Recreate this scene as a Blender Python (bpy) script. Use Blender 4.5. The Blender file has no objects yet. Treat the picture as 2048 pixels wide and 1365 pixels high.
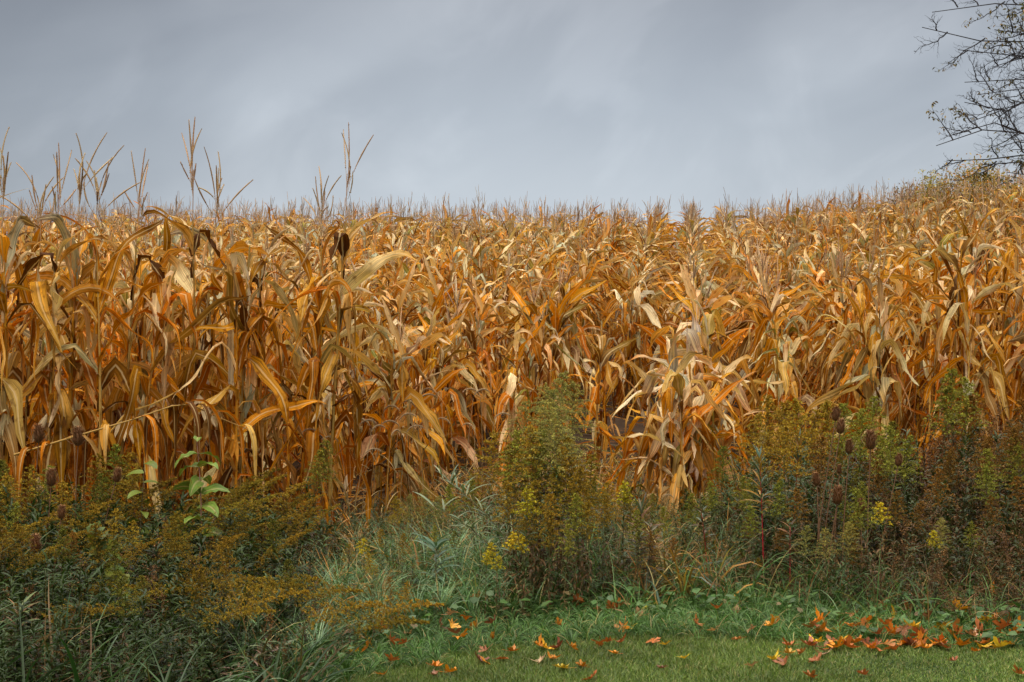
import bpy, math
import numpy as np
from mathutils import Vector

R = np.random.RandomState(11)
C = bpy.context.scene.collection
rad = math.radians

# ------------------------------------------------------------------ camera, sky, sun, exposure
CAM_H = 1.5
F = 2844.0                                   # focal length in photograph pixels (50 mm on 36 mm, 2048 wide)
cam_d = bpy.data.cameras.new('camera'); cam = bpy.data.objects.new('camera', cam_d); C.objects.link(cam)
cam.location = (0, 0, CAM_H); cam.rotation_euler = (rad(90), 0, 0)
cam_d.lens = 50; cam_d.sensor_width = 36; cam_d.clip_start = .05; cam_d.clip_end = 3000
bpy.context.scene.camera = cam

SUN_EL, SUN_AZ = 56, 205                     # azimuth clockwise from +Y
world = bpy.data.worlds.new('World'); bpy.context.scene.world = world; world.use_nodes = True
nt = world.node_tree; nt.nodes.clear()
def N(t, **k):
    n = nt.nodes.new(t)
    for a, b in k.items(): setattr(n, a, b)
    return n
def L(a, b): nt.links.new(a, b)
wo = N('ShaderNodeOutputWorld'); bg = N('ShaderNodeBackground'); bg.inputs['Strength'].default_value = .12
sky = N('ShaderNodeTexSky', sky_type='NISHITA'); sky.sun_disc = False
sky.sun_elevation = rad(SUN_EL); sky.sun_rotation = rad(SUN_AZ); sky.air_density = 1.2; sky.dust_density = 2.5
tc = N('ShaderNodeTexCoord'); sx = N('ShaderNodeSeparateXYZ'); L(tc.outputs['Generated'], sx.inputs[0])
# overcast: a veil of cloud over the sky, its brightness by height above the horizon
def ramp(fac, stops, interp='B_SPLINE'):
    r = N('ShaderNodeValToRGB'); r.color_ramp.interpolation = interp
    el = r.color_ramp.elements
    while len(el) < len(stops): el.new(.5)
    for e, (p, c) in zip(el, stops): e.position = p; e.color = (*c, 1)
    L(fac, r.inputs[0]); return r.outputs[0]
def math_(op, a, b=None, c=None, clamp=False):
    m = N('ShaderNodeMath', operation=op); m.use_clamp = clamp
    for i, v in enumerate((a, b, c)):
        if v is None: continue
        if isinstance(v, (int, float)): m.inputs[i].default_value = v
        else: L(v, m.inputs[i])
    return m.outputs[0]
K = 8.3                                       # = 1 / background strength
def kc(*c): return tuple(x * K for x in c)
elev = math_('MAXIMUM', sx.outputs[2], 0.0)
base = ramp(elev, [(0, (.65, .71, .77)), (.08, (.59, .65, .715)), (.16, (.465, .515, .58)), (.24, (.35, .38, .43)), (.42, (.20, .215, .24)), (.62, (1.5, 1.5, 1.5)), (.8, (2.9, 2.86, 2.78)), (1, (3.6, 3.55, 3.44))], 'LINEAR')
def cloud(rot, sc, nscale, det, stops, off=0.):
    mp = N('ShaderNodeMapping', vector_type='TEXTURE'); mp.inputs['Rotation'].default_value = (0, rad(rot), 0)
    mp.inputs['Scale'].default_value = (1.0, 1.0, sc); mp.inputs['Location'].default_value = (off, 0, 0); L(tc.outputs['Generated'], mp.inputs['Vector'])
    n1 = N('ShaderNodeTexNoise'); n1.inputs['Scale'].default_value = nscale; n1.inputs['Detail'].default_value = det; n1.inputs['Roughness'].default_value = .5; n1.inputs['Distortion'].default_value = .5
    L(mp.outputs[0], n1.inputs['Vector']); return ramp(n1.outputs['Fac'], stops, 'EASE')
band = cloud(-34, .55, 3.4, 4, [(.28, (.87, .874, .885)), (.5, (.98, .98, .98)), (.72, (1.20, 1.19, 1.17))])
wisp = cloud(-30, .62, 8., 5, [(.35, (.95, .953, .96)), (.52, (.99, .99, .99)), (.70, (1.11, 1.10, 1.09))], 3.)
# sky colour darkened towards left and right, imitating a lens vignette
lx = ramp(math_('MULTIPLY_ADD', sx.outputs[0], 1.0, .5), [(.05, (.60, .60, .61)), (.22, (.76, .765, .78)), (.45, (1.06, 1.06, 1.06)), (.60, (1.06, 1.06, 1.06)), (.88, (.82, .82, .83)), (1, (.8, .8, .8))], 'LINEAR')
def mul(a, b):
    m = N('ShaderNodeMix', data_type='RGBA', blend_type='MULTIPLY'); m.inputs[0].default_value = 1
    L(a, m.inputs[6]); L(b, m.inputs[7]); return m.outputs[2]
cl = mul(mul(mul(base, band), wisp), lx)
sc_ = N('ShaderNodeVectorMath', operation='SCALE'); sc_.inputs['Scale'].default_value = K; L(cl, sc_.inputs[0])
mx = N('ShaderNodeMix', data_type='RGBA'); mx.inputs[0].default_value = .93
L(sky.outputs[0], mx.inputs[6]); L(sc_.outputs[0], mx.inputs[7]); L(mx.outputs[2], bg.inputs['Color']); L(bg.outputs[0], wo.inputs['Surface'])

sun_d = bpy.data.lights.new('sun', 'SUN'); sun_d.energy = 1.5; sun_d.angle = rad(10); sun_d.color = (1, .94, .85)
sun = bpy.data.objects.new('sun', sun_d); C.objects.link(sun)
a_, e_ = rad(SUN_AZ), rad(SUN_EL)
sun.rotation_euler = Vector((-math.sin(a_) * math.cos(e_), -math.cos(a_) * math.cos(e_), -math.sin(e_))).to_track_quat('-Z', 'Y').to_euler()
vs = bpy.context.scene.view_settings
vs.view_transform = 'Standard'; vs.look = 'None'; vs.exposure = 0; vs.gamma = 1; vs.use_curve_mapping = False
cy = bpy.context.scene.cycles; cy.max_bounces = 7; cy.diffuse_bounces = 3; cy.transmission_bounces = 3; cy.glossy_bounces = 2

# ------------------------------------------------------------------ terrain
def ground(x, y):
    x = np.asarray(x, float); y = np.asarray(y, float)
    z = np.interp(y, [-50, 7.6, 9, 10.8, 12.5, 16, 20, 25, 30, 35, 39, 44, 60, 120, 3000], [0, 0, .03, .10, .24, .56, .95, 1.50, 2.03, 2.42, 2.58, 2.55, 1.9, -2, -2])
    lat = np.clip(x - 5.6, 0, 12) * .125 * np.clip((y - 10) / 10, 0, 1) * np.clip((90 - y) / 40, 0, 1)
    return z + lat
def gsm(x, y):
    return (ground(x, y - .8) + ground(x, y) * 2 + ground(x, y + .8)) / 4
def X(px, d): return (px - 1024.0) / F * d
def top_z(py, d): return CAM_H + (682.5 - py) / F * d
def d_of(px, py):                            # where the line of sight meets the ground
    d = 1.5 * F / max(py - 682.5, 60)
    for _ in range(30): d = (CAM_H - float(gsm(X(px, d), d))) * F / max(py - 682.5, 60)
    return d

# ------------------------------------------------------------------ mesh bookkeeping
class G:
    """arrays of a growing mesh: vertices, faces, par = (u, v, random), col = own colour"""
    def __init__(s): s.v = []; s.f = []; s.p = []; s.c = []; s.n = 0
    def add(s, v, faces, par, col):
        v = np.asarray(v, np.float32).reshape(-1, 3); n = len(v)
        col = np.asarray(col, np.float32)
        if col.ndim == 1: col = np.broadcast_to(col, (n, 3))
        s.v.append(v); s.p.append(np.asarray(par, np.float32).reshape(-1, 3)); s.c.append(col.reshape(-1, 3))
        for f in (faces if isinstance(faces, list) else [faces]): s.f.append(np.asarray(f, np.int64) + s.n)
        s.n += n
    def done(s):
        if s.n == 0: return s
        s.v = [np.concatenate(s.v)]; s.p = [np.concatenate(s.p)]; s.c = [np.concatenate(s.c)]
        by = {}
        for f in s.f: by.setdefault(f.shape[1], []).append(f)
        s.f = [np.concatenate(x) for x in by.values()]
        return s
    def put(s, g, M=None, cm=None, par=None):
        """append a finished G transformed by a 4x4 array"""
        if g.n == 0: return
        v = g.v[0]
        if M is not None: v = v @ np.asarray(M[:3, :3], np.float32).T + np.asarray(M[:3, 3], np.float32)
        c = g.c[0] if cm is None else g.c[0] * np.asarray(cm, np.float32)
        s.v.append(v); s.c.append(c); s.p.append(g.p[0])
        for f in g.f: s.f.append(f + s.n)
        s.n += g.n
    def mesh(s, name, mat, smooth=True):
        s.done()
        m = bpy.data.meshes.new(name)
        V = s.v[0]; m.vertices.add(len(V)); m.vertices.foreach_set('co', V.ravel())
        vi = np.concatenate([f.ravel() for f in s.f]); m.loops.add(len(vi)); m.loops.foreach_set('vertex_index', vi.astype(np.int32))
        w = np.concatenate([np.full(len(f), f.shape[1]) for f in s.f]); st = np.concatenate([[0], np.cumsum(w)[:-1]])
        m.polygons.add(len(w)); m.polygons.foreach_set('loop_start', st.astype(np.int32))
        m.update(calc_edges=True)
        m.polygons.foreach_set('use_smooth', np.full(len(w), smooth))
        a = m.attributes.new('par', 'FLOAT_VECTOR', 'POINT'); a.data.foreach_set('vector', s.p[0].ravel())
        c4 = np.ones((len(V), 4), np.float32); c4[:, :3] = s.c[0]
        a = m.attributes.new('tint', 'FLOAT_COLOR', 'POINT'); a.data.foreach_set('color', c4.ravel())
        m.materials.append(mat)
        return m
def link(name, data, parent=None):
    o = bpy.data.objects.new(name, data); C.objects.link(o)
    if parent is not None: o.parent = parent
    return o
def tag(o, label=None, cat=None, group=None, kind=None):
    if label: o['label'] = label
    if cat: o['category'] = cat
    if group: o['group'] = group
    if kind: o['kind'] = kind
    return o
def TM(loc, rz=0, s=1, tilt=0, taz=0):
    """translate * tilt towards azimuth taz * rotate z * scale"""
    from mathutils import Matrix
    M = Matrix.Translation(loc) @ Matrix.Rotation(tilt, 4, Vector((-math.sin(taz), math.cos(taz), 0))) @ Matrix.Rotation(rz, 4, 'Z')
    S = s if hasattr(s, '__len__') else (s, s, s)
    return M @ Matrix.Diagonal((*S, 1))

def arr(x, n): return np.broadcast_to(np.asarray(x, float), (n,)).copy()
def ribbons(pos, az, ln, wd, e0, bend, S=8, kink=0, kt=.4, ks=.05, twist=0, roll=0, fold=.2, ruffle=0, drift=0, prof='leaf', power=1.4, K3=True, emin=-1.5, rng=R, floor=None, wob=0.):
    """N curved blades. returns vertices (N,S+1,k,3), u, v"""
    pos = np.asarray(pos, float).reshape(-1, 3); n = len(pos)
    az, ln, wd, e0, bend, kink, kt, twist, roll, fold, drift, ruffle = [arr(a, n) for a in (az, ln, wd, e0, bend, kink, kt, twist, roll, fold, drift, ruffle)]
    emin = arr(emin, n)[:, None]
    t = np.linspace(0, 1, S + 1)
    tm = (t[1:] + t[:-1]) / 2
    wf, wp = 5 + 9 * rng.rand(n, 2), rng.rand(n, 2) * 6.3
    def E(tt): return np.maximum(e0[:, None] - bend[:, None] * tt[None] ** power - kink[:, None] / (1 + np.exp(-(tt[None] - kt[:, None]) / ks)) + wob * tt[None] * np.sin(wf[:, :1] * tt[None] + wp[:, :1]), emin)
    def A(tt): return az[:, None] + drift[:, None] * tt[None] + wob * 1.3 * tt[None] * np.sin(wf[:, 1:] * tt[None] + wp[:, 1:])
    em, am = E(tm), A(tm)
    dirs = np.stack([np.cos(em) * np.cos(am), np.cos(em) * np.sin(am), np.sin(em)], -1)
    P = np.concatenate([np.zeros((n, 1, 3)), np.cumsum(dirs, 1)], 1) * (ln / S)[:, None, None] + pos[:, None]
    et, at_ = E(t), A(t)
    D = np.stack([np.cos(et) * np.cos(at_), np.cos(et) * np.sin(at_), np.sin(et)], -1)
    Sd = np.stack([-np.sin(at_), np.cos(at_), np.zeros_like(at_)], -1)
    Nn = np.cross(Sd, D) * -1
    tw = roll[:, None] + twist[:, None] * t[None]
    c, s_ = np.cos(tw)[..., None], np.sin(tw)[..., None]
    S2 = Sd * c + Nn * s_; N2 = Nn * c - Sd * s_
    if prof == 'leaf': w = np.minimum(1, .42 + 2.5 * t) * (1 - t ** 2.3) ** .8
    elif prof == 'blade': w = np.minimum(1, .7 + 1.5 * t) * (1 - t ** 2) ** .8
    elif prof == 'lance': w = np.sin(np.pi * np.clip(t, 0, 1) ** .75) ** .8
    elif prof == 'ovate': w = np.sin(np.pi * np.clip(t, 0, 1) ** .6) ** .65
    w = np.maximum(w, .03)[None, :] * wd[:, None] * .5
    if wob: w = w * (1 + .28 * np.sin(wf[:, 1:] * 1.7 * t[None] + wp[:, :1]) * t[None])
    if K3:
        ph = rng.rand(n, 2) * 6.3; fr = 9 + rng.rand(n, 2) * 12
        rl = np.sin(fr[:, 0:1] * t[None] + ph[:, 0:1]) * ruffle[:, None] * w
        rr = np.sin(fr[:, 1:2] * t[None] + ph[:, 1:2]) * ruffle[:, None] * w
        cf, sf = np.cos(fold)[:, None, None], np.sin(fold)[:, None, None]
        Lf = P + S2 * w[..., None] * cf + N2 * (w[..., None] * sf + rl[..., None])
        Rt = P - S2 * w[..., None] * cf + N2 * (w[..., None] * sf + rr[..., None])
        V = np.stack([Lf, P, Rt], 2); u = np.array([0, .5, 1.])
    else:
        V = np.stack([P + S2 * w[..., None], P - S2 * w[..., None]], 2); u = np.array([0, 1.])
    if floor is not None: V[..., 2] = np.maximum(V[..., 2], floor)
    k = V.shape[2]
    U = np.broadcast_to(u, (n, S + 1, k)); T = np.broadcast_to(t[None, :, None], (n, S + 1, k))
    return V, U, T
def strip_faces(n, S, k):
    i = np.arange(S)[:, None] * k + np.arange(k - 1)[None]
    q = np.stack([i, i + 1, i + 1 + k, i + k], -1).reshape(-1, 4)
    return (q[None] + (np.arange(n) * (S + 1) * k)[:, None, None]).reshape(-1, 4)
def add_ribbons(g, pos, az, ln, wd, e0, bend, col, tipcol=None, tippow=2., edge=None, **kw):
    V, U, T = ribbons(pos, az, ln, wd, e0, bend, **kw)
    n, S1, k, _ = V.shape
    rnd = np.broadcast_to((kw.get('rng', R)).rand(n)[:, None, None], U.shape)
    col = np.asarray(col, float)
    if col.ndim == 1: col = np.broadcast_to(col, (n, 3))
    Cc = np.broadcast_to(col[:, None, None, :], (n, S1, k, 3)).copy()
    if tipcol is not None:
        tp = np.asarray(tipcol, float)
        if tp.ndim == 1: tp = np.broadcast_to(tp, (n, 3))
        f = (T ** tippow)[..., None]; Cc = Cc * (1 - f) + tp[:, None, None, :] * f
    g.add(V.reshape(-1, 3), strip_faces(n, S1 - 1, k), np.stack([U, T, rnd], -1).reshape(-1, 3), Cc.reshape(-1, 3))
    return V
def tubes(g, P, r, col, k=4, rng=R):
    """P (N,S,3) centre lines, r (N,S) or (S,) radii"""
    P = np.asarray(P, float); n, S, _ = P.shape
    r = np.broadcast_to(np.asarray(r, float), (n, S))
    D = np.gradient(P, axis=1); D /= np.linalg.norm(D, axis=-1, keepdims=True) + 1e-9
    up = np.where(np.abs(D[..., 2:3]) > .9, np.array([1., 0, 0]), np.array([0, 0, 1.]))
    A_ = np.cross(D, up); A_ /= np.linalg.norm(A_, axis=-1, keepdims=True) + 1e-9
    B_ = np.cross(D, A_)
    an = np.arange(k) / k * 2 * np.pi
    V = P[:, :, None] + (A_[:, :, None] * np.cos(an)[None, None, :, None] + B_[:, :, None] * np.sin(an)[None, None, :, None]) * r[:, :, None, None]
    i = np.arange(S - 1)[:, None] * k; j = np.arange(k)[None]
    q = np.stack([i + j, i + (j + 1) % k, i + k + (j + 1) % k, i + k + j], -1).reshape(-1, 4)
    q = (q[None] + (np.arange(n) * S * k)[:, None, None]).reshape(-1, 4)
    col = np.asarray(col, float)
    if col.ndim == 2: col = np.repeat(col, S * k, 0)
    u = np.broadcast_to(np.arange(k) / k, (n, S, k)); t = np.broadcast_to(np.linspace(0, 1, S)[None, :, None], (n, S, k))
    rn = np.broadcast_to(rng.rand(n)[:, None, None], (n, S, k))
    g.add(V.reshape(-1, 3), q, np.stack([u, t, rn], -1).reshape(-1, 3), col)
def flakes(g, P, size, col, rng=R, aspect=1.):
    """small randomly turned quads (florets, tiny leaves)"""
    P = np.asarray(P, float).reshape(-1, 3); n = len(P)
    a = rng.randn(n, 3); a /= np.linalg.norm(a, axis=1, keepdims=True)
    b = np.cross(a, rng.randn(n, 3)); b /= np.linalg.norm(b, axis=1, keepdims=True)
    s = (np.asarray(size) * np.ones(n))[:, None] * .5
    V = np.stack([P - a * s * aspect, P + b * s * .6, P + a * s * aspect, P - b * s * .6], 1)
    f = np.arange(n * 4).reshape(n, 4)
    rn = np.repeat(rng.rand(n), 4)
    par = np.stack([np.tile([.5, 0, .5, 1], n), np.tile([0, .5, 1, .5], n), rn], -1)
    col = np.asarray(col, float)
    if col.ndim == 2: col = np.repeat(col, 4, 0)
    g.add(V.reshape(-1, 3), f, par, col)

# ------------------------------------------------------------------ materials
def plant_mat(name, trans=.3, rough=.55, streak=.35, spots=0., spec=.35, sscale=14., tc_mul=(1.25, 1.0, .6), spotcol=(.35, .22, .12), rib=0.):
    m = bpy.data.materials.new(name); m.use_nodes = True; t = m.node_tree; t.nodes.clear()
    def n(ty, **k):
        q = t.nodes.new(ty)
        for a, b in k.items(): setattr(q, a, b)
        return q
    l = t.links.new
    par = n('ShaderNodeAttribute', attribute_name='par'); tint = n('ShaderNodeAttribute', attribute_name='tint'); oi = n('ShaderNodeObjectInfo')
    mult = n('ShaderNodeMix', data_type='RGBA', blend_type='MULTIPLY'); mult.inputs[0].default_value = 1
    l(tint.outputs['Color'], mult.inputs[6]); l(oi.outputs['Color'], mult.inputs[7])
    mv = n('ShaderNodeVectorMath', operation='MULTIPLY'); mv.inputs[1].default_value = (sscale, 2.2, 61.)
    l(par.outputs['Vector'], mv.inputs[0])
    ns = n('ShaderNodeTexNoise'); ns.inputs['Scale'].default_value = 1; ns.inputs['Detail'].default_value = 3; l(mv.outputs[0], ns.inputs['Vector'])
    mr = n('ShaderNodeMapRange'); mr.inputs[1].default_value = .3; mr.inputs[2].default_value = .7; mr.inputs[3].default_value = 1 - streak; mr.inputs[4].default_value = 1 + streak
    l(ns.outputs['Fac'], mr.inputs[0])
    sc = n('ShaderNodeVectorMath', operation='SCALE'); l(mult.outputs[2], sc.inputs[0]); l(mr.outputs[0], sc.inputs['Scale'])
    col = sc.outputs[0]
    if spots > 0:
        geo = n('ShaderNodeTexCoord'); n2 = n('ShaderNodeTexNoise'); n2.inputs['Scale'].default_value = 22; n2.inputs['Detail'].default_value = 4
        l(geo.outputs['Object'], n2.inputs['Vector'])
        m2 = n('ShaderNodeMapRange'); m2.inputs[1].default_value = .56; m2.inputs[2].default_value = .72; m2.inputs[4].default_value = spots; l(n2.outputs['Fac'], m2.inputs[0])
        mm = n('ShaderNodeMix', data_type='RGBA', blend_type='MULTIPLY'); l(m2.outputs[0], mm.inputs[0]); l(col, mm.inputs[6]); mm.inputs[7].default_value = (*spotcol, 1)
        col = mm.outputs[2]
    if rib:
        sp = n('ShaderNodeSeparateXYZ'); l(par.outputs['Vector'], sp.inputs[0])
        a1 = n('ShaderNodeMath', operation='SUBTRACT'); a1.inputs[1].default_value = .5; l(sp.outputs[0], a1.inputs[0])
        a2 = n('ShaderNodeMath', operation='ABSOLUTE'); l(a1.outputs[0], a2.inputs[0])
        a3 = n('ShaderNodeMapRange'); a3.inputs[1].default_value = .03; a3.inputs[2].default_value = .10; a3.inputs[3].default_value = rib; a3.inputs[4].default_value = 0; l(a2.outputs[0], a3.inputs[0])
        a4 = n('ShaderNodeMix', data_type='RGBA'); l(a3.outputs[0], a4.inputs[0]); l(col, a4.inputs[6]); a4.inputs[7].default_value = (.75, .55, .26, 1)
        col = a4.outputs[2]
    b = n('ShaderNodeBsdfPrincipled'); b.inputs['Roughness'].default_value = rough; b.inputs['Specular IOR Level'].default_value = spec
    l(col, b.inputs['Base Color'])
    out = n('ShaderNodeOutputMaterial')
    bp = n('ShaderNodeBump'); bp.inputs['Strength'].default_value = .25; bp.inputs['Distance'].default_value = .002; l(ns.outputs['Fac'], bp.inputs['Height']); l(bp.outputs[0], b.inputs['Normal'])
    if trans > 0:
        tr = n('ShaderNodeBsdfTranslucent'); tm = n('ShaderNodeVectorMath', operation='MULTIPLY'); tm.inputs[1].default_value = tc_mul; l(col, tm.inputs[0]); l(tm.outputs[0], tr.inputs['Color'])
        mx = n('ShaderNodeMixShader'); mx.inputs[0].default_value = trans; l(b.outputs[0], mx.inputs[1]); l(tr.outputs[0], mx.inputs[2]); l(mx.outputs[0], out.inputs[0])
    else: l(b.outputs[0], out.inputs[0])
    return m
M_corn = plant_mat('dry_corn_leaf', trans=.27, rough=.5, rib=.6, streak=.55, spots=.8, spec=.08, sscale=15, tc_mul=(1.2, .95, .4))
M_stalk = plant_mat('dry_corn_stalk', trans=0, rough=.5, streak=.3, sscale=5)
M_tassel = plant_mat('dry_tassel', trans=.15, rough=.8, streak=.3)
M_husk = plant_mat('ear_husk', trans=.2, rough=.6, streak=.3, sscale=20)
M_weed = plant_mat('weed_leaf', trans=.2, rough=.38, streak=.3, spec=.26, tc_mul=(1., 1.1, .5))
M_stem = plant_mat('weed_stem', trans=0, rough=.6, streak=.2)
M_flower = plant_mat('goldenrod_floret', trans=.25, rough=.8, streak=.25, spec=.1)
M_grass = plant_mat('wet_grass_blade', trans=.25, rough=.42, streak=.2, spec=.2, tc_mul=(.9, 1.2, .5), sscale=5)
M_lawn = plant_mat('mown_grass_blade', trans=.25, rough=.45, streak=.15, spec=.4, tc_mul=(1, 1.2, .5), sscale=3)
M_maple = plant_mat('fallen_maple_leaf', trans=.2, rough=.42, streak=.15, spots=.8, spec=.5, tc_mul=(1.2, .9, .5))
M_sap = plant_mat('autumn_green_leaf', trans=.2, rough=.5, streak=.35, spots=.7, spec=.25, rib=.35, spotcol=(1.3, .6, .3))
M_bark = plant_mat('dark_bark', trans=0, rough=.8, streak=.3)
M_tease = plant_mat('teasel_brown', trans=0, rough=.8, streak=.35)

def earth_mat(name, stops, scale=3., bump=.5):
    m = bpy.data.materials.new(name); m.use_nodes = True; t = m.node_tree; b = t.nodes['Principled BSDF']; b.inputs['Roughness'].default_value = .95; b.inputs['Specular IOR Level'].default_value = .1
    tcn = t.nodes.new('ShaderNodeTexCoord'); ns = t.nodes.new('ShaderNodeTexNoise'); ns.inputs['Scale'].default_value = scale; ns.inputs['Detail'].default_value = 9; ns.inputs['Roughness'].default_value = .7
    r = t.nodes.new('ShaderNodeValToRGB'); el = r.color_ramp.elements
    while len(el) < len(stops): el.new(.5)
    for e, (p, c) in zip(el, stops): e.position = p; e.color = (*c, 1)
    t.links.new(tcn.outputs['Object'], ns.inputs['Vector']); t.links.new(ns.outputs['Fac'], r.inputs[0]); t.links.new(r.outputs[0], b.inputs['Base Color'])
    bp = t.nodes.new('ShaderNodeBump'); bp.inputs['Strength'].default_value = bump; bp.inputs['Distance'].default_value = .03; t.links.new(ns.outputs['Fac'], bp.inputs['Height']); t.links.new(bp.outputs[0], b.inputs['Normal'])
    return m
M_soil = earth_mat('field_soil_material', [(.3, (.022, .013, .008)), (.6, (.06, .036, .02)), (.8, (.11, .07, .04))])
M_sod = earth_mat('lawn_soil_material', [(.3, (.016, .03, .010)), (.6, (.03, .055, .018)), (.8, (.06, .07, .03))], 9.)

def sheet(name, xs, ys, dz, mat, label, amp=.0):
    X_, Y_ = np.meshgrid(xs, ys); Z = gsm(X_, Y_) + dz
    if amp: Z = Z + amp * (np.sin(X_ * 7.3 + Y_ * 2.1) * np.sin(Y_ * 6.1 - X_ * 1.7) + .5 * np.sin(X_ * 17 + 1) * np.sin(Y_ * 15))
    nx, ny = len(xs), len(ys)
    i = np.arange(ny - 1)[:, None] * nx + np.arange(nx - 1)[None]
    f = np.stack([i, i + 1, i + 1 + nx, i + nx], -1).reshape(-1, 4)
    V = np.stack([X_, Y_, Z], -1).reshape(-1, 3)
    g = G(); g.add(V, f, np.zeros_like(V), (1, 1, 1))
    return tag(link(name, g.mesh(name, mat)), label, kind='structure')
sheet('field_ground', np.unique(np.concatenate([np.linspace(-900, -40, 20), np.linspace(-40, 40, 161), np.linspace(40, 900, 20)])),
      np.unique(np.concatenate([np.linspace(-60, 5, 20), np.linspace(5, 60, 180), np.linspace(60, 2500, 40)])), 0, M_soil, 'brown field soil rising to a low crest under the corn')
sheet('lawn', np.linspace(-20, 20, 120), np.linspace(-12, 9.2, 110), .006, M_sod, 'mown green lawn along the weedy field edge')

# ------------------------------------------------------------------ corn
TAN, GOLD, ORNG, BRWN, GREY, OLIV, STRW = [np.array(c) for c in ((.64, .36, .08), (.66, .285, .011), (.54, .172, .006), (.14, .050, .008), (.44, .42, .28), (.22, .23, .04), (.88, .69, .38))]
def pick(rng, n, pal, wts, jit=.17):
    k = rng.choice(len(pal), n, p=np.array(wts) / sum(wts)); c = np.array(pal)[k]
    return c * (1 + rng.randn(n, 1) * jit).clip(.55, 1.5) * (1 + rng.randn(n, 3) * .04)
def corn(seed, H=2.0, S=12, green=0., tassel=True, width=1., nleaf=None, tl=1., reach=1., bleach=False):
    rng = np.random.RandomState(seed); hi = S >= 9
    parts = {k: G() for k in ('stalk', 'foliage', 'tassel', 'ear', 'ear2')}
    # stalk
    ns = 14 if hi else 5
    la, lb = rng.rand() * 6.28, rng.rand() * .05 + .01
    t = np.linspace(0, 1, ns)
    off = lambda tt: (tt ** 2) * lb * H
    P = np.stack([np.cos(la) * off(t), np.sin(la) * off(t), t * H * .97], -1)
    r = .0125 * (1 - .65 * t) * (1 + .14 * (np.arange(ns) % 2)) * (.7 + .3 * min(H / 2, 1))
    tubes(parts['stalk'], P[None], r, pick(rng, 1, [TAN, GOLD, BRWN], [2, 2, 1.4])[0] * .8, k=6 if hi else 3, rng=rng)
    n = nleaf or int(max(10, 14 + H * 4.4 + rng.randint(-1, 2)))
    if not hi: n = int(n * .85)
    fr = (np.arange(n) + .3 * rng.rand(n)) / n
    zt = .06 + .92 * fr
    pos = np.stack([np.cos(la) * off(zt), np.sin(la) * off(zt), zt * H * .96], -1)
    a0 = rng.rand() * 6.28
    az = a0 + np.pi * np.arange(n) + rng.randn(n) * .55
    sz = np.maximum(.35 + .65 * np.sin(np.pi * (.12 + .80 * fr)) ** .7, np.where(fr < .4, .78, 0))
    ln = (.56 + .26 * rng.rand(n)) * sz * (1.22 if H > 1.7 else .98) * reach
    wd = (.056 + .036 * rng.rand(n)) * (.62 + .5 * sz) * width
    e0 = np.where(fr > .55, rad(52) + rng.rand(n) * rad(34), rad(35) + rng.rand(n) * rad(35))
    bend = .6 + rng.rand(n) * 1.5
    kp = rng.rand(n) < np.where(fr > .85, .5, np.where(fr > .45, .8, .97))
    kink = np.where(kp, 1.4 + rng.rand(n) * 1.3, 0); bend = np.where(kp, bend * .45, bend)
    kt = np.where(fr > .45, .10 + .34 * rng.rand(n), .04 + .22 * rng.rand(n))
    tw = rng.randn(n) * 1.7; roll = rng.randn(n) * .5
    shr = rng.rand(n) < np.where(fr < .4, .55, .42)         # shrivelled, rolled blades
    if tl > 1.35 and hi: sz_up = np.where(fr > .7, 1.06, 1.); ln = ln * sz_up; wd = wd * sz_up; e0 = np.where(fr > .8, e0 * 1.05, e0)
    wd = np.where(shr, wd * .5, wd); fold = np.where(shr, .8 + .5 * rng.rand(n), .1 + .35 * rng.rand(n))
    wl = np.array([1.7, 3.3, 2.1, 2.9, .4 + 3 * green, .12 + 2.0 * green, 1.5])
    if bleach: wl = np.array([2.2, 1.2, .5, .5, 1.8, .5, 3.5])
    col = pick(rng, n, [TAN, GOLD, ORNG, BRWN, GREY, OLIV, STRW], wl)
    pale = (fr > .62) & (rng.rand(n) < .27); col[pale] = pick(rng, int(pale.sum()), [STRW, TAN, GREY], [3, 2, 1.2])  # some upper leaves paler: weathering, plus highlights put into the colour
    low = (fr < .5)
    mid_ = (fr < (.3 if bleach else .75)); low = low & (not bleach); col[mid_] = col[mid_] * np.array([.88, .82, .62]); col[low] = col[low] * np.array([.86, .76, .55])  # lower leaves browner, and darkened in colour to imitate shade inside the stand
    tip = pick(rng, n, [TAN, GOLD, ORNG, BRWN, STRW], [2, 2, 1.6, 1.2, 1.2])
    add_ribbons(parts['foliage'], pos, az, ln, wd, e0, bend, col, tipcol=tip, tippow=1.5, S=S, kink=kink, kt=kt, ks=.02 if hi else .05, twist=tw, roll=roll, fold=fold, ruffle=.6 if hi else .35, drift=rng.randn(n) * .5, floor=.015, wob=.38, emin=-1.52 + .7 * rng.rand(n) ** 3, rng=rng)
    # leaf sheaths round the stalk
    if hi:
        m = n
        add_ribbons(parts['foliage'], pos - np.array([0, 0, .13]), az + .2, .15, .045, rad(88), .1, col * .9, S=3, fold=.9, prof='blade', rng=rng)
    topc = P[-1]
    if tassel:
        nb = rng.randint(6, 11) if hi else rng.randint(4, 8)
        st = 9 if hi else 4
        neck = .10 * tl; base = topc; topc = topc + np.array([0, 0, neck])
        b_az = rng.rand(nb) * 6.28; b_e = (rad(48) + rng.rand(nb) * rad(36)) if hi and tl > 1.35 else (rad(60) + rng.rand(nb) * rad(29)); b_l = (.14 + .15 * rng.rand(nb)) * tl
        b_az[0] = la; b_e[0] = rad(86); b_l[0] = (.30 + .12 * rng.rand()) * tl; b_l[1:] *= .55 + .7 * rng.rand(nb - 1)
        tt = np.linspace(0, 1, st)
        el = b_e[:, None] + (rng.randn(nb) * (.55 if tl > 1.35 and hi else .25))[:, None] * tt[None]
        dz = np.stack([np.cos(el) * np.cos(b_az[:, None]), np.cos(el) * np.sin(b_az[:, None]), np.sin(el)], -1)
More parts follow.
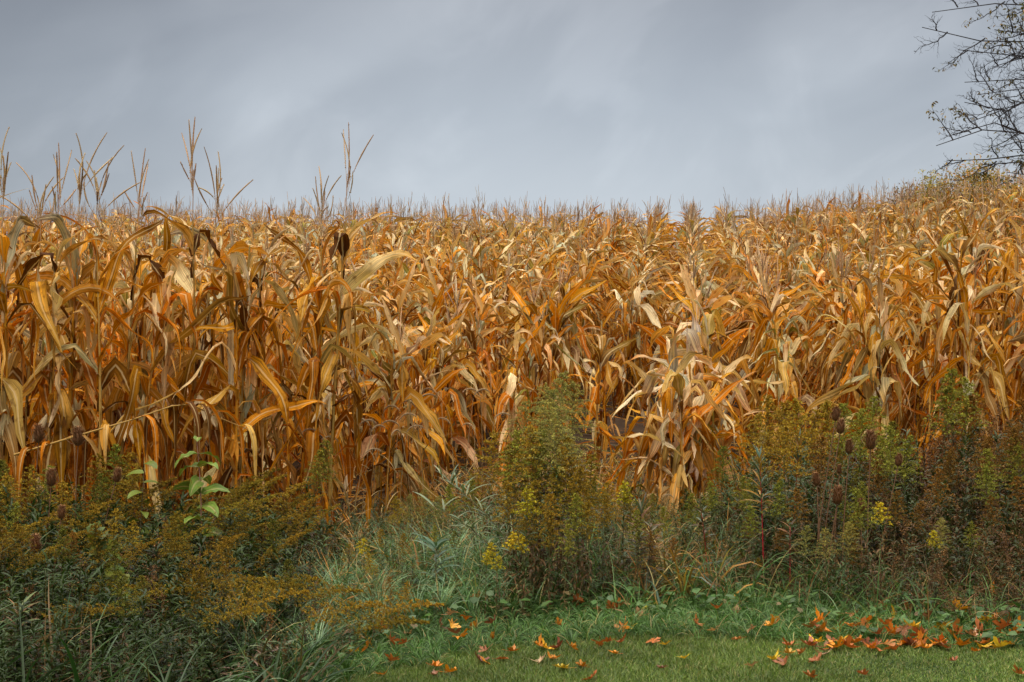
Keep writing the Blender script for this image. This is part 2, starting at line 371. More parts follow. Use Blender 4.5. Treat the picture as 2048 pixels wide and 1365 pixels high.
        base_off = np.concatenate([[0], rng.rand(nb - 1) * .10 * tl])[:, None]
        Pt = np.cumsum(dz, 1) * (b_l / st)[:, None, None] + topc[None, None] + np.stack([0 * base_off, 0 * base_off, base_off], -1) - np.array([0, 0, .03])
        if hi:
            rr = (.0014 + .0034 * np.clip((tt - .22) * 4, 0, 1) * (1 - tt ** 4 * .7) * (1 + .35 * (np.arange(st) % 2)))
        else:
            rr = .0016 + .0032 * np.clip((tt - .2) * 4, 0, 1) * (1 - tt ** 4 * .7)
        tcl = pick(rng, nb, [(.56, .37, .19), (.68, .48, .27), (.38, .23, .13)], [2, 2, 1])
        tubes(parts['tassel'], Pt, rr, tcl, k=4 if hi else 3, rng=rng)
        if hi:                                               # spikelets
            idx = rng.rand(nb, 34); q = np.clip(idx, .25, .99) * (st - 1); i0 = q.astype(int); f_ = (q - i0)[..., None]
            rows = np.arange(nb)[:, None]
            PP = Pt[rows, i0] * (1 - f_) + Pt[rows, np.minimum(i0 + 1, st - 1)] * f_
            flakes(parts['tassel'], PP.reshape(-1, 3) + rng.randn(nb * 34, 3) * .0016, .010, tcl.repeat(34, 0), rng=rng, aspect=1.1)
        # the lone stem below the tassel
        tubes(parts['tassel'], np.stack([base - [0, 0, .02], topc + [0, 0, .12 * tl]])[None], .0028, tcl[:1] * .9, k=3, rng=rng)
    ne = 1 if rng.rand() < .75 else 2
    for q in range(ne if hi or rng.rand() < .5 else 0):
        hz = H * (.42 + .12 * q + .05 * rng.rand()); ea = a0 + np.pi * q + rng.randn() * .4
        droop = rng.rand() < .45; ee = -rad(50 + 30 * rng.rand()) if droop else rad(58 + 20 * rng.rand())
        d = np.array([math.cos(ee) * math.cos(ea), math.cos(ee) * math.sin(ea), math.sin(ee)])
        b0 = np.array([math.cos(la) * off(hz / H), math.sin(la) * off(hz / H), hz]) + np.array([math.cos(ea), math.sin(ea), 0]) * .02
        tt = np.linspace(0, 1, 9 if hi else 4); Pe = b0 + d * tt[:, None] * .22
        re = .026 * np.sin(np.pi * (.08 + .9 * tt)) ** .6 * (1 - .35 * tt)
        ec = pick(rng, 1, [STRW, TAN, GOLD], [2, 2, 1])[0]
        ek = 'ear' if q == 0 else 'ear2'; tubes(parts[ek], Pe[None], re, ec, k=7 if hi else 4, rng=rng)
        if hi: add_ribbons(parts[ek], np.repeat(b0[None], 5, 0), ea + np.array([-.5, .5, 0, 1.3, -1.3]), .20, .045, np.full(5, ee), rng.randn(5) * .3, ec * (.8 + .3 * rng.rand(5, 1)), S=5, roll=rng.randn(5), fold=.4, prof='lance', rng=rng)
    return {k: g.done() for k, g in parts.items() if g.n}

def front(px):                                               # how far away the field begins along each line of sight
    return np.interp(px, [-600, 0, 380, 640, 760, 860, 1000, 1180, 1255, 1290, 1440, 1490, 1560, 1750, 2048, 2600], [8.7, 8.8, 9.2, 9.6, 10.4, 11.2, 11.9, 12.5, 12.3, 10.4, 10.6, 13.2, 12.0, 11.6, 11.4, 12.0])
def height(px, d):                                           # height of the stand, leaves only
    far = np.interp(d, [10, 12, 13, 15, 17, 20, 25, 34, 45], [1.26, 1.28, 1.32, 1.42, 1.52, 1.70, 1.82, 2.0, 2.0])
    left = np.interp(px, [-600, 250, 560, 700, 790], [1, 1, .92, .75, 0.]) * np.interp(d, [9, 12.5, 16], [1, .75, 0])
    right = np.interp(px, [1480, 1680, 1900, 2500], [0, .35, 1.0, 1.1]) * np.interp(d, [11, 13, 18, 25], [.75, 1, .75, 0])
    tall = np.where(px < 900, 2.05, 2.04) + 0 * d
    k = np.maximum(left, right); return far * (1 - k) + tall * k
ROW_A = rad(7.0)
RU = np.array([math.sin(ROW_A), math.cos(ROW_A)]); RP = np.array([math.cos(ROW_A), -math.sin(ROW_A)])
ROW_OFF = .05
plants = []
rr = np.random.RandomState(5)
for k in range(-32, 42):
    s = 6.0 + rr.rand() * .2
    while s < 46:
        s += .235 * (.7 + .6 * rr.rand())
        p = RP * (k * .76 + ROW_OFF) + RU * s + rr.randn(2) * np.array([.035, .03])
        x, y = p
        if y < 6: continue
        px = 1024 + x / y * F
        if px < -420 or px > 2480: continue
        fr_ = float(front(px)) + (rr.rand() - .3) * .25
        if y < fr_: continue
        if y > 43: continue
        if abs(px - (1484 - (y - 12) * 6)) < 46 and y < 19: continue
        if abs(px - (1232 + (y - 12) * 5)) < 30 and y < 16.5: continue
        if abs(px - 1165) < 16 and 13 < y < 16: continue
        if rr.rand() < .1: continue
        plants.append((x, y, px, k))
plants = np.array(plants)
# the two lone giants and the leading clump of the row that juts out
extra = [(X(a, b), b, a, 900 + i, h) for i, (a, b, h) in enumerate([(388, 9.6, 2.34), (412, 9.9, 2.2), (628, 9.95, 2.16), (655, 9.85, 2.34), (8, 9.0, 2.26), (40, 9.2, 2.12), (92, 9.1, 2.16), (133, 9.2, 2.24), (196, 9.1, 2.2), (225, 9.3, 2.16)])]
pale = [(X(a, b), b, a, 950 + i, h) for i, (a, b, h) in enumerate([(1288, 10.7, 1.16), (1318, 10.3, 1.22), (1345, 10.6, 1.34), (1372, 10.2, 1.18), (1402, 10.6, 1.26), (1436, 10.9, 1.2), (1335, 11.2, 1.5), (1392, 11.3, 1.5), (1425, 11.5, 1.55)])]
print('corn plants', len(plants))
Hs = height(plants[:, 2], plants[:, 1]) * (1 + rr.randn(len(plants)) * .055)
vis = (plants[:, 2] > -60) & (plants[:, 2] < 2108)
# largest in the photograph: nearness, minus what stands buried behind the first plants of the tall stand
depth_in = plants[:, 1] - front(plants[:, 2])
score = plants[:, 1] + np.where(plants[:, 2] < 760, .9 * depth_in, .25 * depth_in)
order = np.argsort(np.where(vis, score, 1e9))
NI = 300 - len(extra) - len(pale)
near_i = order[:NI]; near_set = set(near_i.tolist())

tall_v = [corn(100 + i, 2.0, 13, green=.04 if i % 3 else .14) for i in range(9)]
short_v = [corn(200 + i, 1.35, 12, green=.10 if i % 3 else .5, width=.98) for i in range(9)]
green_v = [corn(240 + i, 1.3, 12, green=1.1) for i in range(3)]
pale_v = [corn(270 + i, 1.3, 12, green=.35, width=1.12, reach=1.05, tassel=False, bleach=True) for i in range(5)]
giant_v = [corn(300 + i, 2.1, 13, green=.03, tl=1.4, reach=.9) for i in range(3)]
MATS = {'stalk': M_stalk, 'foliage': M_corn, 'tassel': M_tassel, 'ear': M_husk, 'ear2': M_husk}
def meshes_of(v): return {k: g.mesh('corn_' + k, MATS[k]) for k, g in v.items()}
lib = {'tall': [meshes_of(v) for v in tall_v], 'short': [meshes_of(v) for v in short_v], 'green': [meshes_of(v) for v in green_v], 'giant': [meshes_of(v) for v in giant_v], 'pale': [meshes_of(v) for v in pale_v]}
base_h = {'pale': 1.3, 'tall': 2.0, 'short': 1.35, 'green': 1.3, 'giant': 2.1}
ORD = 'first second third fourth fifth sixth seventh eighth ninth tenth eleventh twelfth thirteenth fourteenth fifteenth sixteenth seventeenth eighteenth nineteenth twentieth twenty-first twenty-second twenty-third twenty-fourth twenty-fifth twenty-sixth twenty-seventh twenty-eighth twenty-ninth thirtieth thirty-first thirty-second thirty-third thirty-fourth thirty-fifth thirty-sixth thirty-seventh thirty-eighth thirty-ninth fortieth'.split()
def place_corn(kind, vi, x, y, H, rz, tilt, taz, col, label, tassel):
    root = link('corn_plant', None); root.matrix_world = TM((x, y, float(gsm(x, y)) - .01), rz, H / base_h[kind], tilt, taz)
    tag(root, label, 'corn plant', 'dry corn plants along the near side of the field')
    for k, me in lib[kind][vi].items():
        if k == 'tassel' and not tassel: continue
        o = link('ear' if k == 'ear2' else k, me, root); o.color = (*col, 1)
    return root
def rowname(px):
    for lim, ph in ((90, "at the field's left end"), (210, 'left of the green sapling'), (330, 'just behind the yellow-leaved vine'), (450, 'directly behind the green sapling'), (600, 'behind the sprawling golden goldenrod'), (740, 'under the leaning tall tassel'), (900, 'behind the foxtail grass'), (1010, 'left of the tall pale goldenrod'), (1130, 'directly behind the tall pale goldenrod'), (1260, 'bordering the dark gap'), (1375, 'that juts out into the weeds'), (1480, 'beside the jutting row'), (1590, 'behind the willow-leaved weeds'), (1720, 'behind the teasels'), (1850, 'behind the olive goldenrods'), (1960, 'below the yellow bush'), (9999, 'below the bare tree')):
        if px < lim: return ph
info = []
for i in near_i:
    pale_ = 1260 < plants[i][2] < 1450 and plants[i][1] < 12.6
    x, y, px, k = plants[i]; H = Hs[i]
    gp = .0
    if 1640 < px < 1830 and y < 14.2: gp = .75
    elif 1240 < px < 1480 and y < 12.6: gp = .42
    elif 820 < px < 1100 and y < 14.2: gp = .30
    elif 1500 < px < 1640 and y < 13.8: gp = .5
    if H > 1.62: kind, vi = 'tall', rr.randint(9)
    elif rr.rand() < gp: kind, vi = 'green', rr.randint(3)
    else: kind, vi = 'short', rr.randint(9)
    info.append(dict(x=x, y=y, px=px, k=int(k), H=H, kind=kind, vi=vi, rz=rr.rand() * 6.28, tilt=abs(rr.randn()) * rad(3.5), taz=rr.randn() * .9, tassel=rr.rand() < (.2 if px > 560 else .35),
                     lum=float(np.clip(1 + rr.randn() * .15, .7, 1.3)) * (1.22 if pale_ else 1), warm=float(np.clip(1 + rr.randn() * .07, .85, 1.15)) * (.93 if pale_ else 1)))
rows = {}
for q in info: rows.setdefault(q['k'], []).append(q)
used = set()
for k, qs in sorted(rows.items()):
    qs.sort(key=lambda q: q['y'])
    ph = rowname(qs[0]['px'])
    b = ph; n_ = 2
    while ph in used: ph = '#' + ORD[n_ - 1] + '#' + b; n_ += 1
    used.add(ph)
    for j, q in enumerate(qs):
        w = 'tall' if q['H'] > 1.75 else ('short' if q['H'] < 1.36 else 'dry')
        colr = 'green-tinged' if q['kind'] == 'green' else 'golden'
        pl = 'corn' if q['tassel'] else 'corn'
        q['label'] = f"{w} {colr} {pl} plant, {ORD[min(j, 39)]} in {'the' if ph[0] != '#' else 'the ' + ph[1:].split('#')[0]} row {ph if ph[0] != '#' else ph.split('#')[-1]}"
for q in info:
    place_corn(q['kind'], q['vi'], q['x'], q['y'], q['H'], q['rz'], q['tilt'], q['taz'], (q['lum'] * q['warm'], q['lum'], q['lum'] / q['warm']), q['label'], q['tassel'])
for j, (x, y, px, k, H) in enumerate(extra):
    place_corn('giant', j % 3, x, y, H, [.3, 2.2, 1.0, 4.0, 1, 2, 3, 4, 5, 6][j], rad([1, 3, 1, 2, 2, 1, 1, 0, 2, 5][j]), 0.1, (.95, .92, .85),
               ['tallest corn plant behind the green sapling, its upright tassel high against the sky', 'tall corn plant touching the tallest one, tassel leaning right into the sky',
               
                'tall corn plant with a thin tassel left of the slanting tassel', 'tall corn plant with a long slanting tassel and curled top leaves',
                'tall corn plant with high tassel at the left end of the skyline', 'tall corn plant with lower tassel, second from the left skyline end', 'tall corn plant with a single blunt tassel, third along the left skyline',
                'tall corn plant with slim high tassel, fourth along the left skyline', 'tall corn plant with branching tassel, fifth along the left skyline', 'tall corn plant with tassel leaning right, sixth along the left skyline'][j], True)

for j, (x, y, px, k, H) in enumerate(pale):
    place_corn('pale', j % 5, x, y, H, j * 1.9, rad(3), j, (1.1, 1.12, 1.2), ['bleached short corn plant at the left side of the clump jutting into the weeds', 'bleached corn plant with low hanging leaves, second from left in the jutting clump', 'pale straw corn plant in the middle of the jutting clump',
                'bleached corn plant nearest the lawn in the jutting clump', 'pale corn plant right of the middle of the jutting clump', 'bleached corn plant at the right side of the jutting clump beside the dark gap', 'taller pale corn plant behind the left half of the jutting clump',
                'taller pale corn plant behind the middle of the jutting clump', 'taller pale corn plant behind the right end of the jutting clump'][j], False)

# the rest of the field, one mass
lowv = {'tall': [corn(400 + i, 2.0, 7, green=.03, tl=1.15) for i in range(14)], 'short': [corn(450 + i, 1.4, 6, green=.08) for i in range(8)]}
ALLP = {}
for kk, vs_ in lowv.items():
    out = []
    for v in vs_:
        a = {}
        for nm, g in v.items(): a[nm] = g
        out.append(a)
    ALLP[kk] = out
mass = {k: G() for k in ('plants', 'tassels')}
for i in range(len(plants)):
    if i in near_set: continue
    x, y, px, k = plants[i]; H = Hs[i]
    kd = 'tall' if H > 1.55 else 'short'; v = ALLP[kd][rr.randint(len(ALLP[kd]))]
    M = np.array(TM((x, y, float(gsm(x, y))), rr.rand() * 6.28, H / (2.0 if kd == 'tall' else 1.4), abs(rr.randn()) * rad(3), rr.randn() * .9))
    lum = np.clip(1 + rr.randn() * .13, .7, 1.35); wm = np.clip(1 + rr.randn() * .06, .85, 1.15)
    cm = (lum * wm, lum, lum / wm)
    tp = .16 if y < 18 else (.3 if y < 23 else (.65 if y < 28 else 1.))
    if y < 22 and False: pass
    for nm, g in v.items():
        if nm == 'tassel':
            if rr.rand() < tp: mass['tassels'].put(g, M, cm)
        else: mass['plants'].put(g, M, cm)
mo = tag(link('corn_field', mass['plants'].mesh('corn_field', M_corn)), 'mass of dry golden corn plants filling the slope up to the skyline', 'corn field', kind='stuff')
mt = link('tassels', mass['tassels'].mesh('corn_field_tassels', M_tassel), mo)
del mass

# dead leaves and stubble on the soil between the rows
g = G(); n = 5000
px_ = rr.rand(n) * 2300 - 120; yy = front(px_) - .25 + rr.rand(n) ** 1.6 * 9; xx = X(px_, yy)
add_ribbons(g, np.stack([xx, yy, gsm(xx, yy) + .01 + rr.rand(n) * .05], -1), rr.rand(n) * 6.28, .10 + .22 * rr.rand(n), .015 + .025 * rr.rand(n), rr.rand(n) * .3, .6 * rr.rand(n), pick(rr, n, [TAN, BRWN, GOLD, ORNG], [1.5, 3, 1, 1.5]) * .75, S=3, kink=0, twist=rr.randn(n), fold=.3, rng=rr)
tag(link('corn_litter', g.mesh('corn_litter', M_corn)), 'fallen dry corn leaves littering the soil between the rows', 'leaf litter', kind='stuff')

#@@WEEDS@@
# ------------------------------------------------------------------ labels that single out
def place_words(px):
    for lim, ph in ((110, "at the lawn's far left"), (230, 'beside the yellow-leaved vine'), (330, 'left of the green sapling'), (460, 'in front of the green sapling'), (600, 'by the sprawling goldenrods'), (700, 'beside the blue-green grass'), (800, 'left of the small rusty bush'), (880, 'below the foxtail grass'), (960, 'in the tousled grass'),
                    (1050, 'below the bright yellow flowers'), (1130, 'below the tall pale goldenrod'), (1210, 'just right of the tall pale goldenrod'), (1290, 'below the willow-leaved weeds'), (1370, 'below the jutting corn row'), (1460, 'left of the red stems'), (1560, 'below the red stems'), (1640, 'below the teasels'),
                    (1710, 'where the leaf drift begins'), (1770, 'below the small yellow spray'), (1830, 'in the middle of the leaf drift'), (1900, 'below the rusty weeds'), (1970, 'towards the end of the drift'), (9999, 'under the bare tree')):
        if px < lim: return ph
NTH = ['leftmost', 'second from left', 'third from left', 'fourth from left', 'fifth from left', 'sixth from left', 'seventh from left', 'eighth from left', 'ninth from left', 'tenth from left'] + [o + ' from left' for o in ORD[10:40]]
def settle(items):
    """items: (object, px, label); look-alikes get their order from the left"""
    by = {}
    for it in items: by.setdefault(it[2], []).append(it)
    for lb, its in by.items():
        its.sort(key=lambda q: q[1])
        for j, (o, px, _) in enumerate(its):
            if len(its) == 1: o['label'] = lb
            elif len(its) == 2: o['label'] = lb + (', the left one' if j == 0 else ', the right one')
            else: o['label'] = lb + ', ' + ('rightmost' if j == len(its) - 1 else NTH[min(j, 39)])

# ------------------------------------------------------------------ weeds
wr = np.random.RandomState(77)
PALE, GOLDF, RUST, YEL, OLV = [np.array(c) for c in ((.34, .33, .09), (.40, .26, .03), (.24, .12, .022), (.52, .42, .03), (.20, .22, .045))]
GLEAF, BLEAF, DLEAF, TLEAF = [np.array(c) for c in ((.11, .15, .06), (.13, .07, .028), (.055, .085, .035), (.10, .17, .12))]
def goldenrod(seed, H=1.0, flower=PALE, leaf=GLEAF, brown=.45, plume=.30, pw=.16, nl=46, nb=30, fl=20, lean=.0, ll=.085, lw=.0145, one_sided=0., fsize=.0125):
    rng = np.random.RandomState(seed); S = 12
    t = np.linspace(0, 1, S); bend = lean + .05 * rng.rand()
    cx = bend * H * t ** 2.2; P = np.stack([cx, .02 * np.sin(t * 4 + seed) * H, H * (t - .35 * lean * t ** 2.5)], -1)
    at = lambda q: np.stack([np.interp(q, t, P[:, i]) for i in range(3)], -1)
    st, lf, pl = G(), G(), G()
    tubes(st, P[None], .0038 * (1 - .7 * t), np.array([.16, .13, .05]) * (.8 + .5 * rng.rand()), k=4, rng=rng)
    q = .06 + (min(.92, 1.04 - plume / H) if nb else .92 - .06) * rng.rand(nl) ** .9 - (.06 if nb else 0); q = np.clip(q, .04, .97); q.sort()
    isb = (rng.rand(nl) > (q - .25) / .5) & (rng.rand(nl) < brown + .35)
    c = np.where(isb[:, None], BLEAF * (.6 + .8 * rng.rand(nl, 1)), leaf * (.7 + .6 * rng.rand(nl, 1)))
    add_ribbons(lf, at(q), np.arange(nl) * 2.4 + rng.randn(nl) * .3, ll * (1.1 - .55 * q) * (.7 + .5 * rng.rand(nl)), lw * (1.15 - .5 * q), np.where(isb, rad(5), rad(38)) + rng.randn(nl) * .3, np.where(isb, 1.5, .9) + rng.randn(nl) * .3, c, S=4, fold=.25, prof='lance', twist=rng.randn(nl) * .5, rng=rng)
    if nb:
        p0 = 1 - plume / H
        q = p0 + (1 - p0) * np.linspace(0, .97, nb); h = (q - p0) / (1 - p0)
        az = np.arange(nb) * 2.4 + rng.randn(nb) * .3
        if one_sided: az = az * (1 - one_sided)
        ln = pw * (1 - h) ** .75 * (.75 + .4 * rng.rand(nb)) + .015
        e0 = rad(35) + rng.randn(nb) * .15; tt = np.linspace(0, 1, 6); el = e0[:, None] - 1.15 * tt[None] ** 1.2
        D = np.stack([np.cos(el) * np.cos(az)[:, None], np.cos(el) * np.sin(az)[:, None], np.sin(el)], -1)
        B = at(q)[:, None] + np.concatenate([np.zeros((nb, 1, 3)), np.cumsum(D, 1)[:, :-1]], 1) * (ln / 5)[:, None, None]
        tubes(st, B, .0011, np.array([.15, .13, .05]), k=3, rng=rng)
        f = rng.rand(nb, fl) ** .8 * 4.999; i0 = f.astype(int); fr = (f - i0)[..., None]; rw = np.arange(nb)[:, None]
        PP = (B[rw, i0] * (1 - fr) + B[rw, i0 + 1] * fr).reshape(-1, 3) + np.abs(rng.randn(nb * fl, 1)) * np.array([0, 0, .005]) + rng.randn(nb * fl, 3) * .0035
        fc = flower * (.65 + .7 * rng.rand(nb * fl, 1)) * (1 + rng.randn(nb * fl, 3) * .06)
        flakes(pl, PP, fsize * (.7 + .6 * rng.rand(nb * fl)), fc, rng=rng, aspect=1.1)
    return {k: g.done() for k, g in (('stem', st), ('leaves', lf), ('flower_plume', pl)) if g.n}
WM = {'stem': M_stem, 'leaves': M_weed, 'flower_plume': M_flower, 'seed_head': M_tease}
def lib_of(vs): return [{k: g.mesh('weed_' + k, WM[k]) for k, g in v.items()} for v in vs]
GR = {
 'pale': (lib_of([goldenrod(10 + i, 1.2, PALE * np.array([1.1, 1.03, 1.]), DLEAF * 1.5, .85, .44, .23, 80, 58, 52, lw=.018, ll=.10, fsize=.0085) for i in range(3)]), 1.2),
 'olive': (lib_of([goldenrod(20 + i, 1.0, OLV * np.array([1.25, 1.1, .8]), GLEAF, .45, .34, .15, 60, 44, 32) for i in range(3)]), 1.0),
 'gold': (lib_of([goldenrod(30 + i, 1.0, GOLDF * .9, GLEAF, .5, .36, .17, 60, 48, 34) for i in range(4)]), 1.0),
 'rust': (lib_of([goldenrod(40 + i, .9, RUST, BLEAF, .8, .30, .14, 56, 38, 30) for i in range(3)]), .9),
 'yellow': (lib_of([goldenrod(50 + i, .6, YEL, GLEAF, .2, .13, .065, 40, 20, 26, fsize=.011) for i in range(3)]), .6),
 'sprawl': (lib_of([goldenrod(60 + i, 1.15, GOLDF * .75, DLEAF * 1.3, .5, .50, .18, 60, 56, 36, lean=.5) for i in range(4)]), 1.15),
}
GLEAF = GLEAF * .9
WN = lambda px: np.interp(px, [-400, 0, 400, 600, 680, 800, 1000, 1300, 1500, 1650, 1750, 2048, 2500], [5.2, 5.35, 5.6, 6.0, 6.7, 7.4, 7.9, 7.8, 8.05, 7.65, 7.35, 7.2, 7.2])
ENV = lambda px: np.interp(px, [-400, 0, 300, 500, 620, 700, 850, 1000, 1200, 1300, 1450, 1550, 1700, 1850, 2048, 2500], [940, 945, 950, 955, 955, 980, 965, 940, 935, 975, 925, 865, 840, 820, 805, 805])
WORDS = {'pale': 'pale greenish goldenrod with feathery plume', 'olive': 'olive goldenrod gone to seed', 'gold': 'golden-brown goldenrod', 'rust': 'rusty withered goldenrod', 'yellow': 'small bright yellow goldenrod spray', 'sprawl': 'sprawling golden-brown goldenrod leaning right'}
glist = []
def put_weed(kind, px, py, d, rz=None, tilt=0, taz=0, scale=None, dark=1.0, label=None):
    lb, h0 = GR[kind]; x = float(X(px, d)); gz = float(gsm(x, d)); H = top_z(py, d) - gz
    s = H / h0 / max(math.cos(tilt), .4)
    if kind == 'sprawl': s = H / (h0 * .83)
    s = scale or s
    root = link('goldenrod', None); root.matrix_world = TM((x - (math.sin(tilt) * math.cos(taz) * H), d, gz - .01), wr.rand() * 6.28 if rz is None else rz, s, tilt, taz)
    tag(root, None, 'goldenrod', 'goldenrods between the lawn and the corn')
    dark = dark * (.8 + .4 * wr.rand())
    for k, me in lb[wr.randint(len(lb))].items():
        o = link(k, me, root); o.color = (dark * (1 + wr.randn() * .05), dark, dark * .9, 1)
    glist.append((root, px, label or (WORDS[kind] + ' ' + place_words(px))))
    return root
for px, py, d, k in ((1110, 775, 8.5, 'pale'), (1070, 850, 8.4, 'gold'), (1035, 860, 8.6, 'olive'),  (1085, 860, 8.3, 'olive'), (1130, 890, 8.4, 'gold'),  (1100, 1020, 8.05, 'gold'), (1175, 1000, 8.15, 'gold'), (1065, 960, 8.3, 'gold'), (1020, 960, 8.4, 'gold'), (1075, 770, 8.5, 'pale'), (1125, 742, 8.75, 'pale'), (1100, 800, 8.35, 'pale'), (1050, 800, 8.7, 'pale'), (1142, 762, 8.9, 'pale'), 
                     (990, 862, 8.9, 'gold'), (1018, 880, 8.7, 'gold'), (1145, 868, 8.5, 'gold'), (1180, 905, 8.4, 'gold'), (1120, 930, 8.3, 'gold'), (1165, 930, 8.3, 'gold'), (1205, 960, 8.5, 'gold'), (1075, 905, 8.6, 'rust'), (1100, 985, 8.1, 'gold'), (1150, 985, 8.15, 'olive'), (1050, 1015, 8.1, 'gold'), (1130, 1045, 8.0, 'olive'),
                     (850, 975, 9.3, 'pale'), (880, 990, 9.1, 'pale'), (820, 985, 9.4, 'pale'), (900, 965, 9.4, 'olive'), (945, 955, 9.2, 'olive'), (790, 990, 9.2, 'gold'), (870, 1050, 8.8, 'olive'),
                     (1046, 978, 8.0, 'yellow'), (970, 1100, 7.95, 'yellow'), (1000, 1110, 7.9, 'yellow'), (1020, 1065, 8.0, 'yellow'), (985, 1085, 8.1, 'yellow'), (1048, 1070, 8.0, 'yellow'), (1240, 965, 8.6, 'yellow'), (1218, 985, 8.7, 'gold'), (1255, 985, 8.7, 'gold'), (725, 1075, 8.2, 'yellow'), (700, 1085, 8.3, 'gold'), (740, 1100, 8.1, 'gold'), (1274, 1018, 8.3, 'olive'),
                     (780, 1150, 7.6, 'rust'), (810, 1160, 7.6, 'gold'),
                     (1530, 790, 9.4, 'gold'), (1560, 800, 9.2, 'gold'), (1595, 795, 9.6, 'gold'), (1625, 815, 9.3, 'gold'), (1510, 830, 9.7, 'gold'), (1575, 840, 8.9, 'gold'), (1690, 805, 9.7, 'olive'), (1720, 815, 9.5, 'olive'), (1745, 790, 10., 'olive'), (1640, 870, 9.1, 'rust'), (1790, 850, 9.2, 'olive'), (1820, 870, 9.1, 'olive'), (1770, 870, 9.4, 'olive'), (1660, 800, 10., 'gold'),
                     (1905, 735, 10.4, 'olive'), (1930, 755, 10.2, 'olive'), (1890, 770, 10.5, 'olive'), (1950, 790, 10.2, 'rust'), (1765, 1005, 8.4, 'yellow'), (1620, 1050, 8.1, 'pale'), (1655, 1055, 8.0, 'pale'), (1690, 1040, 8.05, 'pale'), (1885, 1035, 8.3, 'pale'), (1870, 1060, 8.3, 'yellow'), (1940, 1040, 8.5, 'olive'), (1840, 1000, 8.8, 'rust'), (1900, 900, 9.5, 'rust'), (1970, 880, 9.7, 'rust'), (2020, 850, 9.8, 'rust'), (2035, 950, 9., 'rust'), (1985, 990, 8.7, 'rust'), (1450, 890, 9.8, 'olive'), (1480, 950, 9.2, 'olive'), (1420, 960, 9.5, 'olive'), (1380, 985, 9.0, 'olive'), (1320, 1010, 8.7, 'olive'), (1300, 1060, 8.3, 'rust'), (1345, 1075, 8.3, 'rust'), (1560, 960, 8.8, 'olive'), (1600, 975, 8.6, 'rust'), (1500, 1010, 8.6, 'olive'), (1720, 960, 8.8, 'olive'), (1790, 980, 8.7, 'rust'),
                     (655, 880, 9.3, 'olive'), (640, 900, 9.3, 'olive'), (225, 890, 8.5, 'olive'), (250, 900, 8.6, 'gold'), (200, 905, 8.5, 'gold'), (275, 925, 8.4, 'gold'), (60, 930, 8.2, 'gold'), (20, 950, 8.0, 'gold'), (95, 930, 8.3, 'olive'), (130, 965, 8.0, 'gold'), (10, 920, 8.5, 'olive'), (35, 1000, 7.6, 'olive'), (250, 1010, 7.8, 'gold'), (265, 1040, 7.6, 'gold'), (190, 1010, 7.8, 'gold'), (150, 1060, 7.3, 'rust')):
    dark = 1.0
    d = d - (.35 if px > 700 else 0)
    put_weed(k, px, py, d, tilt=abs(wr.randn()) * rad(4) + (rad(8) if px < 700 else 0), taz=wr.randn() * .5 if px < 700 else wr.rand() * 6.28)
fill = np.random.RandomState(123)
for a, b, n_, kinds in ((-60, 640, 24, ('gold', 'olive', 'olive', 'sprawl')), (760, 1000, 9, ('olive', 'gold', 'pale')), (1010, 1200, 8, ('olive', 'gold', 'gold')), (1230, 1500, 13, ('olive', 'olive', 'rust')), (1480, 1830, 18, ('gold', 'olive', 'olive', 'rust')), (1800, 2120, 12, ('rust', 'olive', 'rust'))):
    for q in range(n_):
        px = a + (b - a) * fill.rand(); dn = float(WN(px)) + .2; d = dn + (min(float(front(px)) - .4, 9.8) - dn) * fill.rand()
        ff = (d - dn) / 2.2; py = float(ENV(px)) + 25 + 190 * max(0, 1 - ff) * (.6 + .6 * fill.rand()) - 55 * fill.rand() + 70 * fill.rand() ** 2
        if 980 < px < 1230: py = 960 + 160 * fill.rand()
        put_weed(kinds[fill.randint(len(kinds))], px, py, d, tilt=abs(fill.randn()) * rad(6), taz=fill.rand() * 6.28, dark=.62 if px < 640 else .85)  # left goldenrods tinted darker, vignette shading put into their colour
for px, py, d in ((60, 1010, 7.6), (110, 1050, 7.3), (300, 960, 8.2), (200, 960, 8.2), (640, 1010, 8.6), (0, 1040, 7.3), (50, 1090, 6.9), (430, 1065, 7.4), (350, 1060, 7.5), (540, 1095, 7.5), (600, 1050, 8.2), (450, 955, 8.5), (500, 950, 8.6), (540, 960, 8.4), (470, 985, 8.1), (560, 985, 8.4), (580, 1010, 8.0), (420, 1000, 8.0), (520, 1030, 7.9), (370, 975, 8.4), (600, 985, 8.7), (330, 1020, 7.9), (560, 1060, 7.6), (490, 1040, 8.0), (250, 1075, 7.2), (150, 1000, 7.9)):
    put_weed('sprawl', px - 60, py, d, rz=wr.randn() * .25, label='sprawling golden-brown goldenrod leaning right ' + place_words(px))
# low arching sprays over the dark bottom left
for px, py, d in ((330, 1185, 6.9), (370, 1205, 6.75), (400, 1235, 6.6), (300, 1310, 6.1), (520, 1330, 6.1), (600, 1345, 6.0), (260, 1160, 7.0), (450, 1180, 6.9), (520, 1215, 6.7), (180, 1215, 6.6), (90, 1180, 6.8), (380, 1290, 6.3), (640, 1300, 6.3), (30, 1270, 6.2)):
    r_ = put_weed('sprawl', px, py, d, rz=wr.randn() * .2, tilt=rad(28), taz=-.15, scale=.62, label='low goldenrod spray bowed over dark grass ' + place_words(px))
settle(glist)

